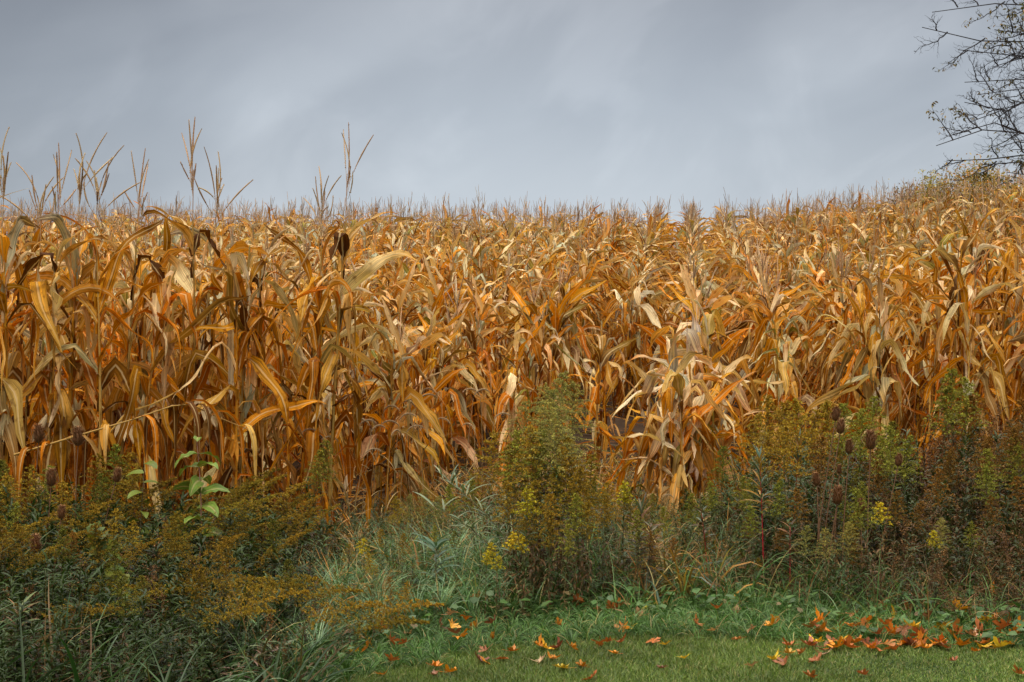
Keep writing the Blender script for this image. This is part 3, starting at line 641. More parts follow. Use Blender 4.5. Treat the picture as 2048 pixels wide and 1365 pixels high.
# ------------------------------------------------------------------ undergrowth as masses
def mass_of(name, protos, n, pxr, cols, label, mat, hs=(.45, 1.), dens=None, dmax=10.6, tilt=.12, lean=0, cat='weeds'):
    g = G(); k = 0
    while k < n:
        px = pxr[0] + (pxr[1] - pxr[0]) * wr.rand(); dn, df = float(WN(px)), min(float(front(px)) - .2, dmax)
        d = dn + (df - dn) * wr.rand() ** .9
        if 650 < px < 1000 and wr.rand() < .5: k += .2; continue
        if dens and wr.rand() > dens(px, d): k += .2; continue
        k += 1
        x = float(X(px, d)); gz = float(gsm(x, d)); hf = top_z(float(ENV(px)), df) - gz
        fr = (d - dn) / max(df - dn, .1)
        h0_ = float(np.interp(px, [500, 760], [.36, .22])); H = max(.16, (h0_ + (hf - h0_) * fr ** .8)) * (hs[0] + (hs[1] - hs[0]) * wr.rand())
        p, h0 = protos[wr.randint(len(protos))]
        M = np.array(TM((x, d, gz), wr.rand() * 6.28, (H / h0 * .6 + .4 * min(1, H / h0 * 1.3),) * 2 + (H / h0,), abs(wr.randn()) * tilt + lean, wr.randn() * (.6 if lean else 3)))
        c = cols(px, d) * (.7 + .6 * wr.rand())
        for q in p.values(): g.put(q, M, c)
    return tag(link(name, g.mesh(name, mat)), label, cat, kind='stuff')
leafy = [(goldenrod(500 + i, .7, leaf=np.array([.085, .125, .045]), brown=.4, nb=0, nl=50, ll=.115, lw=.021), .7) for i in range(6)]
brownl = [(goldenrod(520 + i, .7, leaf=BLEAF, brown=1., nb=0, nl=56, ll=.085, lw=.016), .7) for i in range(5)]
def twiggy(seed):
    rng = np.random.RandomState(seed); g = G(); gl = G()
    H = .8; t = np.linspace(0, 1, 5); P = np.stack([.04 * t ** 2, 0 * t, H * t], -1)
    tubes(g, P[None], .0028 * (1 - .6 * t), np.array([.13, .06, .03]), k=3, rng=rng)
    nb = 26; q = .2 + .8 * rng.rand(nb); az = rng.rand(nb) * 6.28; l = .22 * (1.15 - q) + .05; tt = np.linspace(0, 1, 4)
    el = rad(55) + rng.randn(nb) * .25
    B = np.stack([.04 * q[:, None] ** 2 + (np.cos(az) * np.cos(el) * l)[:, None] * tt, (np.sin(az) * np.cos(el) * l)[:, None] * tt, H * q[:, None] + (np.sin(el) * l)[:, None] * tt - .02 * tt ** 2], -1)
    tubes(g, B, .0013, np.array([.17, .075, .03]), k=3, rng=rng)
    m = nb * 12; f = rng.rand(m); bi = rng.randint(0, nb, m); PP = B[bi, 0] * (1 - f[:, None]) + B[bi, -1] * f[:, None] + rng.randn(m, 3) * .006
    flakes(gl, PP, .012 + .010 * rng.rand(m), np.array([.24, .115, .035]) * (.35 + 1.1 * rng.rand(m, 1)), rng=rng, aspect=1.)
    return {'a': g.done(), 'b': gl.done()}, H
tw = [twiggy(i) for i in range(6)]
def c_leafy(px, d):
    if px < 650: return np.array([.46, .50, .28])  # left weeds darkened in colour to imitate the vignetted corner
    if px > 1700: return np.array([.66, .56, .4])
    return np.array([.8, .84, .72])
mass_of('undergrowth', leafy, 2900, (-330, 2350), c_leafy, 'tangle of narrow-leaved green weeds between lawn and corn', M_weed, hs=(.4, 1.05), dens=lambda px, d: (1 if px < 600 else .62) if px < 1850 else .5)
mass_of('withered_undergrowth', brownl, 760, (-330, 2350), lambda px, d: np.array([.8, .76, .66]) * (.9 if px > 700 else .5), 'withered brown leafy stems under the goldenrods', M_weed, hs=(.35, .95), dens=lambda px, d: np.interp(px, [600, 1000, 1300, 2000], [.5, .9, .6, 1]))  # tint lowered, most at left, standing in for shade among the weeds
mass_of('dry_weeds', tw, 480, (1330, 2350), lambda px, d: np.array([.85, .85, .7]), 'rusty brown tangle of dead twiggy weeds below the corn', M_stem, hs=(.5, 1.08), dens=lambda px, d: np.interp(px, [1330, 1650, 1820, 1920], [.04, .10, .5, 1]), dmax=11.2)
mass_of('dead_weed_stalks', tw, 170, (-330, 1350), lambda px, d: np.array([.8, .75, .6]), 'thin dead brown weed stalks among the grass', M_stem, hs=(.4, .9), dens=lambda px, d: .7, dmax=11.5)

# ------------------------------------------------------------------ grasses
def grass(name, n, pxr, dr, ln, wd, cols, wts, label, mat, lean=0., S=5, e0=(55, 88), bend=(.4, 1.9), K3=False, tipc=None, az=None, seed=1, jit=.25, cat='grass', clump=0):
    rng = np.random.RandomState(seed)
    px = pxr[0] + (pxr[1] - pxr[0]) * rng.rand(n); lo, hi = dr(px); d = lo + (hi - lo) * rng.rand(n)
    x = X(px, d)
    if clump:
        cxx = np.round(x / clump) * clump + .35 * clump * np.sin(np.round(d / clump) * 5.1); cyy = np.round(d / clump) * clump + .3 * clump * np.sin(np.round(x / clump) * 3.7)
        x = x + (cxx - x) * .72; d = d + (cyy - d) * .72
    pos = np.stack([x, d, gsm(x, d)], -1)
    a = rng.rand(n) * 6.28 if az is None else az[0] + rng.randn(n) * az[1]
    if clump: a = np.where(rng.rand(n) < .5, a, (np.arctan2(d - cyy, x - cxx)))
    c = pick(rng, n, cols, wts, jit)
    patch = 1 + .22 * np.sin(x * 1.9 + 1.3 * np.sin(d * 2.3)) + .12 * np.sin(x * 5.3 + d * 4.1)
    c = c * (1 + .16 * np.sin(x * 1.1 + 2 * np.sin(d * 1.7)) + .12 * np.sin(x * 3.7 - d * 5.1) + .08 * np.sin(x * 11 + d * 13))[:, None]
    g = G()
    L_ = (ln[0] + (ln[1] - ln[0]) * rng.rand(n) ** 1.3) * np.clip(patch, .6, 1.4)
    add_ribbons(g, pos, a, L_, wd[0] + (wd[1] - wd[0]) * rng.rand(n), rad(e0[0]) + rad(e0[1] - e0[0]) * rng.rand(n) - lean, bend[0] + (bend[1] - bend[0]) * rng.rand(n), c, tipcol=tipc if tipc is None else c * np.array(tipc), S=S, prof='blade', twist=rng.randn(n) * .6, roll=rng.randn(n) * .5, K3=K3, fold=.3, rng=rng, drift=rng.randn(n) * .3)
    return tag(link(name, g.mesh(name, mat)), label, cat, kind='stuff')
MOW = lambda px: np.interp(px, [-400, 0, 500, 640, 720, 860, 1000, 1250, 1600, 2048, 2500], [4.9, 5.0, 5.6, 6.0, 6.25, 6.55, 6.85, 7.1, 7.0, 6.9, 6.9])
BG1, BG2, BG3, STR_ = (.11, .20, .05), (.15, .22, .09), (.055, .11, .025), (.38, .29, .11)
grass('lawn_grass', 210000, (-150, 2250), lambda px: (5.6 + 0 * px, MOW(px) + .12), (.022, .048), (.0022, .0042), [(.17, .24, .04), (.22, .27, .06), (.10, .16, .03), (.34, .29, .10)], [4, 2, 2.4, .8], 'short mown green grass of the lawn', M_lawn, S=2, bend=(.2, 1.2), e0=(40, 88), seed=3)
grass('long_grass', 46000, (430, 2350), lambda px: (MOW(px), WN(px) + .5), (.05, .15), (.0025, .005), [BG1, BG2, BG3, STR_], [4, 1.2, 2.4, .6], 'long tousled wet grass along the edge of the lawn', M_grass, S=5, bend=(.7, 2.3), e0=(45, 88), seed=4, clump=.09)
grass('tall_grass', 7000, (480, 2350), lambda px: (WN(px) - .1, np.minimum(front(px) + .4, 11.)), (.16, .42), (.004, .008), [BG1, BG2, BG3, STR_, (.25, .13, .05)], [3, 1.2, 3.4, .9, 1.4], 'blue-green grass growing through the weeds', M_grass, S=6, bend=(.6, 2.0), seed=5, K3=True)
grass('pale_grass_drift', 4200, (560, 1010), lambda px: (WN(px), np.minimum(WN(px) + 2.2, 9.7)), (.18, .42), (.004, .009), [(.22, .31, .15), (.17, .27, .14), STR_, (.10, .18, .07)], [3, 3, 1., 1.], 'pale silvery green grass drift sweeping down to the lawn', M_grass, S=7, bend=(.6, 1.9), seed=6, K3=True, clump=.18)
grass('broad_grass', 900, (-330, 640), lambda px: (5.3 + 0 * px, 6.9 + 0 * px), (.32, .62), (.008, .016), [(.10, .15, .06), (.04, .08, .025), (.15, .21, .11), (.16, .10, .04)], [3, 3, 1., .8], 'broad blue-green grass blades in the dark lower corner', M_grass, S=9, bend=(.5, 1.7), e0=(35, 80), seed=7, K3=True, az=(.3, 1.2))
grass('straw', 3800, (-200, 2300), lambda px: (WN(px) + .2, np.minimum(front(px) + .6, 12.5)), (.2, .6), (.0018, .0035), [(.38, .25, .09), (.30, .15, .05), (.22, .10, .03), (.46, .34, .15)], [3, 2, 2, 1], 'dry straw-coloured grass stems crossing among the weeds', M_stem, S=5, bend=(.0, 1.4), e0=(25, 88), seed=8)
grass('field_edge_weeds', 15000, (560, 2300), lambda px: (np.minimum(front(px) - 2.6, 10.4), front(px) + .8), (.10, .40), (.006, .016), [(.10, .15, .07), (.20, .24, .17), (.42, .20, .04), (.26, .12, .03), (.55, .36, .14)], [1.4, .8, 3, 2.6, 1.2], 'low grass and dead leaves at the foot of the first corn', M_grass, S=4, bend=(.6, 2.2), seed=9, clump=.25)

# broad-leaved ground cover where lawn meets weeds
g = G(); n = 2000; rng = np.random.RandomState(21)
px = np.concatenate([rng.rand(n // 2) * 1000 + 1060, rng.rand(n - n // 2) * 2500 - 250]); d = WN(px) - .35 + rng.rand(n) * 1.5; x = X(px, d)
add_ribbons(g, np.stack([x, d, gsm(x, d) + .02 + .09 * rng.rand(n)], -1), rng.rand(n) * 6.28, .03 + .04 * rng.rand(n), .026 + .03 * rng.rand(n), rng.rand(n) * .8, .8 * rng.rand(n), pick(rng, n, [(.09, .16, .04), (.11, .17, .07), (.05, .10, .025), (.2, .13, .05)], [3, 2, 2, .6]), S=3, prof='ovate', fold=.2, roll=rng.randn(n) * .3, rng=rng)
tag(link('ground_ivy', g.mesh('ground_ivy', M_weed)), 'small round-leaved ground cover at the foot of the weeds', 'ground cover', kind='stuff')

# ------------------------------------------------------------------ teasels
def teasel(seed, H, hl=.085):
    rng = np.random.RandomState(seed); st, hd, br = G(), G(), G()
    t = np.linspace(0, 1, 10); P = np.stack([.03 * t ** 2, .01 * np.sin(t * 5), H * t], -1)
    tubes(st, P[None], .0045 * (1 - .35 * t), (.20, .10, .05), k=5, rng=rng)
    flakes(st, np.stack([np.interp(q, t, P[:, 0]) + rng.randn() * .004 if False else np.interp(q, t, P[:, 0]) for q in rng.rand(60)])[:, None] * [1, 0, 0] + np.stack([0 * np.arange(60), rng.randn(60) * .003, np.linspace(.1, 1, 60) * H], -1), .008, (.2, .1, .05), rng=rng)
    tt = np.linspace(0, 1, 12); top = P[-1]
    rr_ = hl * .27 * np.sin(np.pi * (.06 + .88 * tt)) ** .55 * (1.05 - .3 * tt)
    Pe = top + np.stack([0 * tt, 0 * tt, tt * hl], -1)
    tubes(hd, Pe[None], rr_, (.16, .07, .025), k=10, rng=rng)
    m = 420; q = rng.rand(m); a = rng.rand(m) * 6.28; rd = np.interp(q, tt, rr_)
    base = top + np.stack([np.cos(a) * rd, np.sin(a) * rd, q * hl], -1)
    add_ribbons(hd, base, a, .018, .0034, rad(35), -.3, np.array([.30, .14, .05]) * (.6 + .7 * rng.rand(m, 1)), S=2, K3=False, prof='blade', rng=rng)
    nb = 9; a = np.arange(nb) / nb * 6.28 + rng.rand(nb) * .3
    add_ribbons(br, np.repeat(top[None], nb, 0), a, .06 + .05 * rng.rand(nb), .0035, rad(5) + rng.rand(nb) * .3, -1.3, (.30, .17, .09), S=7, prof='blade', K3=False, rng=rng)
    return {'stem': st.done(), 'seed_head': hd.done(), 'bract': br.done()}
WM['bract'] = M_stem
TL = [{k: g.mesh('teasel_' + k, WM[k]) for k, g in teasel(700 + i, 1.0).items()} for i in range(4)]
tl = []
for px, py, d, s, lb in ((1660, 812, 8.5, .95, 'topmost teasel head above the golden goldenrods'), (1669, 836, 8.35, 1.0, 'teasel head just below the topmost teasel'), (1730, 862, 8.3, 1.25, 'largest brown teasel head, right of the paired teasels'), (1687, 880, 8.4, .95, 'teasel head between the paired teasels and the largest teasel'), (1785, 905, 8.5, .85, 'rightmost small teasel head among olive goldenrods'), (1623, 946, 8.2, .85, 'lone teasel head left of the cluster on a slanting stem'), (1663, 972, 8.2, 1.2, 'bristly teasel head low under the paired teasels'), (1712, 996, 8.1, .9, 'small dark teasel head lowest in the cluster, above pale goldenrod'), (1668, 930, 8.45, .6, 'tiny dark teasel bud halfway down the paired stems'),
                         (68, 850, 8.3, 1.2, 'dark teasel head against the corn at the far left'), (147, 855, 8.3, 1.25, 'teasel head beside the slanting broken corn stalk'), (93, 938, 7.9, 1.1, 'teasel head among golden-brown goldenrods left of the sapling'), (222, 930, 8.0, .9, 'teasel head below the olive goldenrod beside the sapling'), (112, 1010, 7.4, .8, 'small dark teasel head over the left goldenrods'), (60, 1070, 7.0, 1.0, 'brown teasel head low among dark weeds at the left'), (66, 1345, 5.75, .8, 'teasel head in the dark bottom corner grass')):
    x = float(X(px, d)); gz = float(gsm(x, d)); H = top_z(py, d) - gz - .085 * s
    ti = wr.randn() * rad(4); root = link('teasel', None); root.matrix_world = TM((x - math.sin(ti) * H, d, gz), 0, 1, ti, 0)
    tag(root, lb, 'teasel', 'dry teasels standing among the weeds')
    v = TL[wr.randint(4)]
    o = link('stem', v['stem'], root); o.scale = (1, 1, H)
    from mathutils import Matrix
    for k in ('seed_head', 'bract'):
        o = link(k, v[k], root); o.matrix_local = Matrix.Translation((.03 - .03 * s, 0, H - 1.0 * s)) @ Matrix.Diagonal((s, s, s, 1))

# ------------------------------------------------------------------ foxtail grass
fx = []
def foxtail(seed):
    rng = np.random.RandomState(seed); st, hd = G(), G()
    t = np.linspace(0, 1, 8); H = .62; P = np.stack([.05 * t ** 2, 0 * t, H * t], -1)
    tubes(st, P[None], .0016, (.38, .27, .12), k=3, rng=rng)
    tt = np.linspace(0, 1, 9); el = rad(70) - 1.9 * tt; D = np.stack([np.cos(el), 0 * el, np.sin(el)], -1)
    Ph = P[-1] + np.cumsum(D, 0) * .015
    tubes(hd, Ph[None], .0045 * np.sin(np.pi * (.1 + .85 * tt)) ** .5, (.33, .22, .11), k=5, rng=rng)
    m = 260; i = rng.rand(m) * 7.99; i0 = i.astype(int); c = Ph[i0] + (Ph[i0 + 1] - Ph[i0]) * (i - i0)[:, None]
    add_ribbons(hd, c, rng.rand(m) * 6.28, .014, .0012, rng.rand(m) * 2.4 - 1.2, 0, (.55, .38, .2), S=1, K3=False, prof='blade', rng=rng)
    add_ribbons(st, np.array([[.01, 0, .2], [.02, 0, .35]]), np.array([0, 3.]), .22, .008, rad(60), 1.4, (.40, .27, .10), S=6, rng=rng)
    return {'stem': st.done(), 'seed_head': hd.done()}
FM = {'stem': M_stem, 'seed_head': M_tassel}
FL = [{k: g.mesh('foxtail_' + k, FM[k]) for k, g in foxtail(800 + i).items()} for i in range(4)]
for px, py, d in ((705, 880, 9.9), (722, 862, 10.0), (748, 850, 10.2), (770, 872, 10.), (788, 838, 10.4), (812, 800, 10.8), (835, 788, 11.), (850, 812, 10.8), (742, 820, 10.6), (765, 796, 11.), (800, 862, 10.2), (826, 850, 10.4), (872, 800, 11.2), (960, 790, 11.4), (980, 838, 10.8), (700, 905, 9.6), (688, 850, 10.1), (905, 848, 10.8), (930, 790, 11.3), (660, 868, 9.9), (1360, 995, 8.9), (940, 860, 10.4)):
    x = float(X(px, d)); gz = float(gsm(x, d)); H = top_z(py, d) - gz
    root = link('foxtail_grass', None); root.matrix_world = TM((x, d, gz), wr.choice([0., 3.1]) + wr.randn() * .5, H / .64, rad(3) * wr.randn(), 0)
    tag(root, None, 'foxtail grass', 'foxtail grasses nodding before the corn', 'thing')
    for k, me in FL[wr.randint(4)].items(): link(k, me, root)
    fx.append((root, px, 'nodding tan foxtail grass ' + ('high ' if py < 830 else 'low ') + 'against the corn, ' + ('left of centre gap' if px < 900 else 'near the pale goldenrod')))
settle(fx)

# ------------------------------------------------------------------ single plants
def simple_plant(name, label, cat, px, d, parts, rz=0, tilt=0, taz=0, group=None):
    x = float(X(px, d)); root = link(name, None); root.matrix_world = TM((x, d, float(gsm(x, d))), rz, 1, tilt, taz); tag(root, label, cat, group)
    for k, (g, m) in parts.items(): link(k, g.mesh(name + '_' + k, m), root)
    return root
rng = np.random.RandomState(31)
# green sapling
H = top_z(868, 8.1) - .05; st, lf = G(), G(); t = np.linspace(0, 1, 9)
P = np.stack([.03 * np.sin(t * 3), 0 * t, H * t], -1); tubes(st, P[None], .006 * (1 - .6 * t), (.33, .16, .12), k=5, rng=rng)
nl = 16; q = np.repeat(np.linspace(.42, 1.0, nl // 2), 2); az = np.repeat(np.arange(nl // 2) * 1.1 + .2, 2) + np.tile([0, np.pi], nl // 2) + rng.randn(nl) * .15
s_ = np.where(q > .93, .55, 1)
add_ribbons(lf, np.stack([np.interp(q, t, P[:, 0]), 0 * q, H * q], -1), az, (.16 + .035 * rng.rand(nl)) * s_, .082 * s_, rad(20) + .25 * rng.randn(nl), 1.1 + .4 * rng.rand(nl), np.array([.15, .23, .03]) * (.8 + .4 * rng.rand(nl, 1)), S=8, prof='ovate', fold=.25, ruffle=.2, roll=rng.randn(nl) * .4, rng=rng)
simple_plant('sapling', 'young green sapling with paired broad leaves in front of the tall corn', 'sapling', 392, 8.1, {'stem': (st, M_stem), 'leaves': (lf, M_sap)})
# second leafy shoot left of it
st, lf = G(), G(); H = .78; P = np.stack([.05 * t, 0 * t, H * t], -1); tubes(st, P[None], .004 * (1 - .6 * t), (.2, .16, .08), k=4, rng=rng)
nl = 8; q = np.linspace(.5, 1, nl)
add_ribbons(lf, np.stack([.05 * q, 0 * q, H * q], -1), np.arange(nl) * 2.6, .12, .06, rad(10), 1.0, np.array([.16, .20, .03]) * (.8 + .4 * rng.rand(nl, 1)), S=7, prof='ovate', fold=.2, roll=rng.randn(nl) * .4, rng=rng)
simple_plant('leafy_shoot', 'yellow-green shoot with a few drooping broad leaves left of the sapling', 'shoot', 272, 8.2, {'stem': (st, M_stem), 'leaves': (lf, M_weed)})
# yellow-leaved vine
st, lf = G(), G(); H = .62; P = np.stack([.08 * np.sin(t * 4), 0 * t, H * t], -1); tubes(st, P[None], .003, (.2, .15, .05), k=4, rng=rng)
nl = 19; q = np.linspace(.2, 1, nl) ** .6
add_ribbons(lf, np.stack([np.interp(q, t, P[:, 0]), -.02 + 0 * q, H * q], -1), -1.57 + rng.randn(nl) * 1.1, .07 + .035 * rng.rand(nl), .075, rad(-15) + rng.randn(nl) * .3, .9, pick(rng, nl, [(.17, .18, .02), (.10, .14, .02), (.22, .18, .02)], [2, 2, 1]), S=7, prof='ovate', fold=.12, ruffle=.15, roll=rng.randn(nl) * .3, rng=rng)
simple_plant('vine', 'climbing vine with yellow-green rounded leaves among the dark left weeds', 'vine', 218, 6.9, {'stem': (st, M_stem), 'leaves': (lf, M_weed)})
# willow-leaved stems
def willow(seed, H, lean, cl, nl=42, ll=.13, top=.45, up=.9, sc=(.2, .16, .07), w=.013):
    rng = np.random.RandomState(seed); st, lf = G(), G(); t = np.linspace(0, 1, 10)
    P = np.stack([lean * H * t ** 1.7, 0 * t, H * t * (1 - .25 * abs(lean) * t)], -1); tubes(st, P[None], .0045 * (1 - .6 * t), sc, k=5, rng=rng)
    q = top + (1 - top) * rng.rand(nl); q.sort()
    add_ribbons(lf, np.stack([np.interp(q, t, P[:, 0]), 0 * q, np.interp(q, t, P[:, 2])], -1), np.arange(nl) * 2.4, ll * (.7 + .5 * rng.rand(nl)), w, rad(15) + up * (q - top) / (1 - top) + rng.randn(nl) * .1, 1.0 - .4 * q, cl[rng.choice(len(cl), nl)] * (.75 + .5 * rng.rand(nl, 1)), S=6, prof='lance', fold=.3, roll=rng.randn(nl) * .3, rng=rng)
    return {'stem': (st, M_stem), 'leaves': (lf, M_weed)}
wcol = np.array([(.20, .24, .13), (.26, .28, .15), (.15, .19, .10)]); ocol = np.array([(.45, .24, .04), (.14, .20, .13), (.10, .17, .12), (.40, .20, .03)]); bcol = np.array([(.12, .15, .09), (.22, .10, .04), (.16, .14, .07), (.10, .06, .03)])
GW = 'willow-leaved weeds beside the lawn'
simple_plant('willow_weed', 'grey-green willow-leaved stem arching left beside the pale goldenrod', 'weed', 1050, 8.4, willow(1, .80, -.62, wcol, 50, .16, .4, .7), group=GW)
simple_plant('willow_weed', 'lower willow-leaved stem arching left below the other arching stem', 'weed', 1035, 8.2, willow(2, .66, -.75, wcol, 44, .15, .4, .6), group=GW)
simple_plant('willow_weed', 'upright narrow-leaved weed with green tip right of the goldenrod clump', 'weed', 1274, 8.1, willow(3, .55, .05, bcol, 80, .11, .35, .9), group=GW)
simple_plant('willow_weed', 'withered narrow-leaved weed with drooping brown leaves below the jutting corn', 'weed', 1300, 8.0, willow(4, .45, .0, bcol[1:], 70, .10, .3, .3), group=GW)
simple_plant('willow_weed', 'orange and teal leaved weed on a bright red stem', 'weed', 1527, 8.5, willow(5, .76, -.03, ocol, 46, .12, .6, 1.1, (.45, .02, .03)), group=GW)
simple_plant('willow_weed', 'orange and green leaved weed right of the bright red stem', 'weed', 1585, 8.9, willow(6, .84, .05, ocol, 46, .13, .6, 1.1, (.3, .03, .03)), group=GW)
simple_plant('willow_weed', 'brown-leaved weed on a thin red stem left of the bright red stem', 'weed', 1415, 8.5, willow(7, .48, -.08, bcol, 40, .08, .5, .5, (.38, .03, .02)), group=GW)
simple_plant('willow_weed', 'brown-leaved weed on a dull red stem right of the bright red stem', 'weed', 1580, 8.2, willow(8, .42, 0, bcol, 40, .08, .5, .5, (.36, .02, .03)), group=GW)
simple_plant('willow_weed', 'narrow-leaved reddish weed at the left edge of the lawn grass', 'weed', 20, 6.0, willow(9, .38, .1, np.array([(.15, .18, .06), (.25, .13, .05)]), 60, .11, .3, .5), group=GW)
simple_plant('willow_weed', 'bowed narrow-leaved weed with pinkish leaves in the low dark grass', 'weed', 440, 6.0, willow(10, .30, 1.0, np.array([(.28, .16, .12), (.15, .17, .08)]), 26, .11, .3, .2), group=GW)
simple_plant('willow_weed', 'clump of drooping grey-green leaves left of the yellow flowers', 'weed', 872, 8.1, willow(11, .34, .0, wcol * np.array([.6, .8, .9]), 40, .16, .3, .4, w=.02), group=GW)

# broken corn stalk slanting across the left
pts = [(20, 912, 8.55), (150, 872, 8.5), (240, 845, 8.45), (315, 818, 8.4), (350, 815, 8.4), (392, 838, 8.4), (470, 872, 8.4)]
P = np.array([(float(X(a, c)), c, float(top_z(b, c))) for a, b, c in pts]); tt = np.linspace(0, 6, 25); P2 = np.stack([np.interp(tt, range(7), P[:, i]) for i in range(3)], -1)
P2[:, 1] = np.linspace(8.62, 8.9, 25); rx = P2[0].copy()
st, lf = G(), G(); tubes(st, (P2 - rx)[None], (.007 - .0045 * np.linspace(0, 1, 25)) * (1 + .15 * (np.arange(25) % 3 == 0)), (.40, .22, .04), k=6, rng=rng)
nl = 16; i = np.linspace(1, 23, nl).astype(int)
add_ribbons(lf, (P2 - rx)[i], rng.rand(nl) * 6.28, .35 + .25 * rng.rand(nl), .045, .2 + rng.rand(nl) * .5, 1.8, pick(rng, nl, [TAN, BRWN, ORNG], [1, 2, 1]), S=10, kink=1.2, kt=.15, twist=rng.randn(nl), fold=.5, rng=rng)
root = link('broken_corn_stalk', None); root.location = rx; tag(root, 'broken yellow corn stalk slanting across the foot of the tall corn', 'corn stalk')
link('stalk', st.mesh('broken_stalk', M_stalk), root); link('foliage', lf.mesh('broken_foliage', M_corn), root)

# ------------------------------------------------------------------ fallen maple leaves
half = [(.08, -.10), (.22, -.12), (.36, -.20), (.34, -.08), (.40, -.02), (.26, .06), (.42, .10), (.50, .06), (.56, .16), (.74, .24), (.60, .30), (.62, .42), (.48, .40), (.24, .36), (.27, .50), (.38, .57), (.25, .64), (.20, .80), (.11, .78)]
OUT = np.array([(0, -.02)] + half + [(0, 1.0)] + [(-a, b) for a, b in half[::-1]]); OUT[:, 1] -= .28
def maple(seed):
    rng = np.random.RandomState(seed); g = G(); n = len(OUT)
    o = OUT * (1 + rng.randn(n, 1) * .05)
    rings = [o * f for f in (1., .66, .33)]; V = np.concatenate(rings + [np.zeros((1, 2))]) * .062
    r2 = (V ** 2).sum(1); a = np.arctan2(V[:, 1], V[:, 0])
    z = (3 + 9 * rng.rand()) * r2 * np.where(rng.rand() < .8, 1, -1) + .014 * np.sin(a * rng.randint(2, 5) + rng.rand() * 6) * (r2 / .0035) + .09 * V[:, 0] * rng.randn() * .3 + np.abs(V[:, 0]) * (.2 + .5 * rng.rand())
    V3 = np.stack([V[:, 0], V[:, 1], z], -1)
    i = np.arange(n); j = (i + 1) % n
    q = np.concatenate([np.stack([i + k * n, j + k * n, j + (k + 1) * n, i + (k + 1) * n], -1) for k in (0, 1)])
    tr = np.stack([i + 2 * n, j + 2 * n, np.full(n, 3 * n)], -1)
    vein = np.clip(1 - np.abs(np.sin((a - np.pi / 2) * 2.5)) * 3, 0, 1) * .25
    g.add(V3, [q, tr], np.stack([a, r2 * 100, 0 * a + rng.rand()], -1), np.ones((len(V3), 3)) * (1 + vein[:, None]))
    s = np.linspace(0, 1, 5); tubes(g, np.stack([.01 * s ** 2 * rng.randn(), -.018 - .045 * s, .01 * s], -1)[None], .0011, (1.1, .8, .8), k=3, rng=rng)
    return g.mesh('maple_leaf', M_maple)
ML = [maple(900 + i) for i in range(10)]
MC = {'r': ((.46, .14, .03), 'rust-red'), 'o': ((.66, .22, .008), 'orange'), 'y': ((.80, .48, .03), 'yellow'), 't': ((.66, .38, .20), 'pale'), 'p': ((.22, .08, .04), 'maroon')}
mitems = []
mlist = '878,1167,t 955,1217,t 818,1246,y 905,1243,t 878,1256,p 821,1270,t 741,1265,r 765,1280,r 932,1255,o 948,1265,o 987,1265,p 985,1280,o 905,1273,y 886,1225,r 925,1297,o 908,1287,p 970,1307,r 958,1323,p 972,1331,o 782,1297,r 809,1301,r 780,1335,r 767,1354,o 708,1311,y 734,1314,o 871,1337,o 902,1349,o 871,1355,p 1004,1323,r 1026,1313,o 1117,1261,r 1081,1296,o 1091,1304,y 1117,1297,p 1142,1301,o 1100,1320,o 1078,1328,t 1125,1343,y 1163,1337,o 1180,1360,r 1199,1290,r 1226,1311,o 1240,1289,r 1219,1289,r 1154,1220,r 1197,1229,r 1223,1232,r 1240,1229,r 1296,1225,y 1279,1239,t 1247,1265,o 1264,1267,y 1332,1290,y 1303,1290,r 1371,1323,y 1322,1347,p 1390,1272,r 1474,1234,t 1435,1239,r 1427,1278,t 1502,1273,t 1473,1284,r 1551,1253,o 1541,1273,o 1503,1333,t 1546,1325,y 1567,1331,r 1580,1311,y 1601,1311,r 1579,1296,r 1615,1289,r 1642,1314,t 1633,1331,r 1618,1359,r 1727,1355,r 1761,1309,r 1652,1273,o 1640,1262,o 1662,1283,r 1685,1249,p 1710,1243,r 1707,1270,o 1722,1262,r 1731,1284,t 1738,1256,o 1748,1290,t 1760,1275,r 1772,1263,r 1775,1284,r 1785,1275,o 1789,1241,y 1806,1277,t 1796,1297,r 1818,1286,p 1830,1266,y 1840,1280,r 1861,1253,p 1881,1265,y 1867,1287,o 1880,1280,r 1891,1292,r 1914,1273,r 1925,1283,o 1915,1236,o 1939,1280,t 1955,1272,r 1968,1284,r 1979,1202,o 1997,1191,r 2008,1263,r 2040,1267,o 2018,1284,y 2000,1290,p 1731,1196,o 1755,1222,r 1772,1236,p 1698,1172,r 1734,1178,t 1816,1225,r 1987,1246,r 2038,1354,r 1907,1323,r 608,1253,o 465,1251,t 554,1342,r 540,1314,o 261,1302,r 650,1068,t 620,1050,o 1655,1297,p 1700,1290,r 1850,1295,o'
fr2 = np.random.RandomState(8)
MC['b'] = ((.30, .14, .045), 'brown')
for q in range(24):
    mlist += ' %d,%d,%s' % (1615 + 440 * fr2.rand(), 1250 + 52 * fr2.rand() ** .8, 'broboyrooy'[fr2.randint(10)])
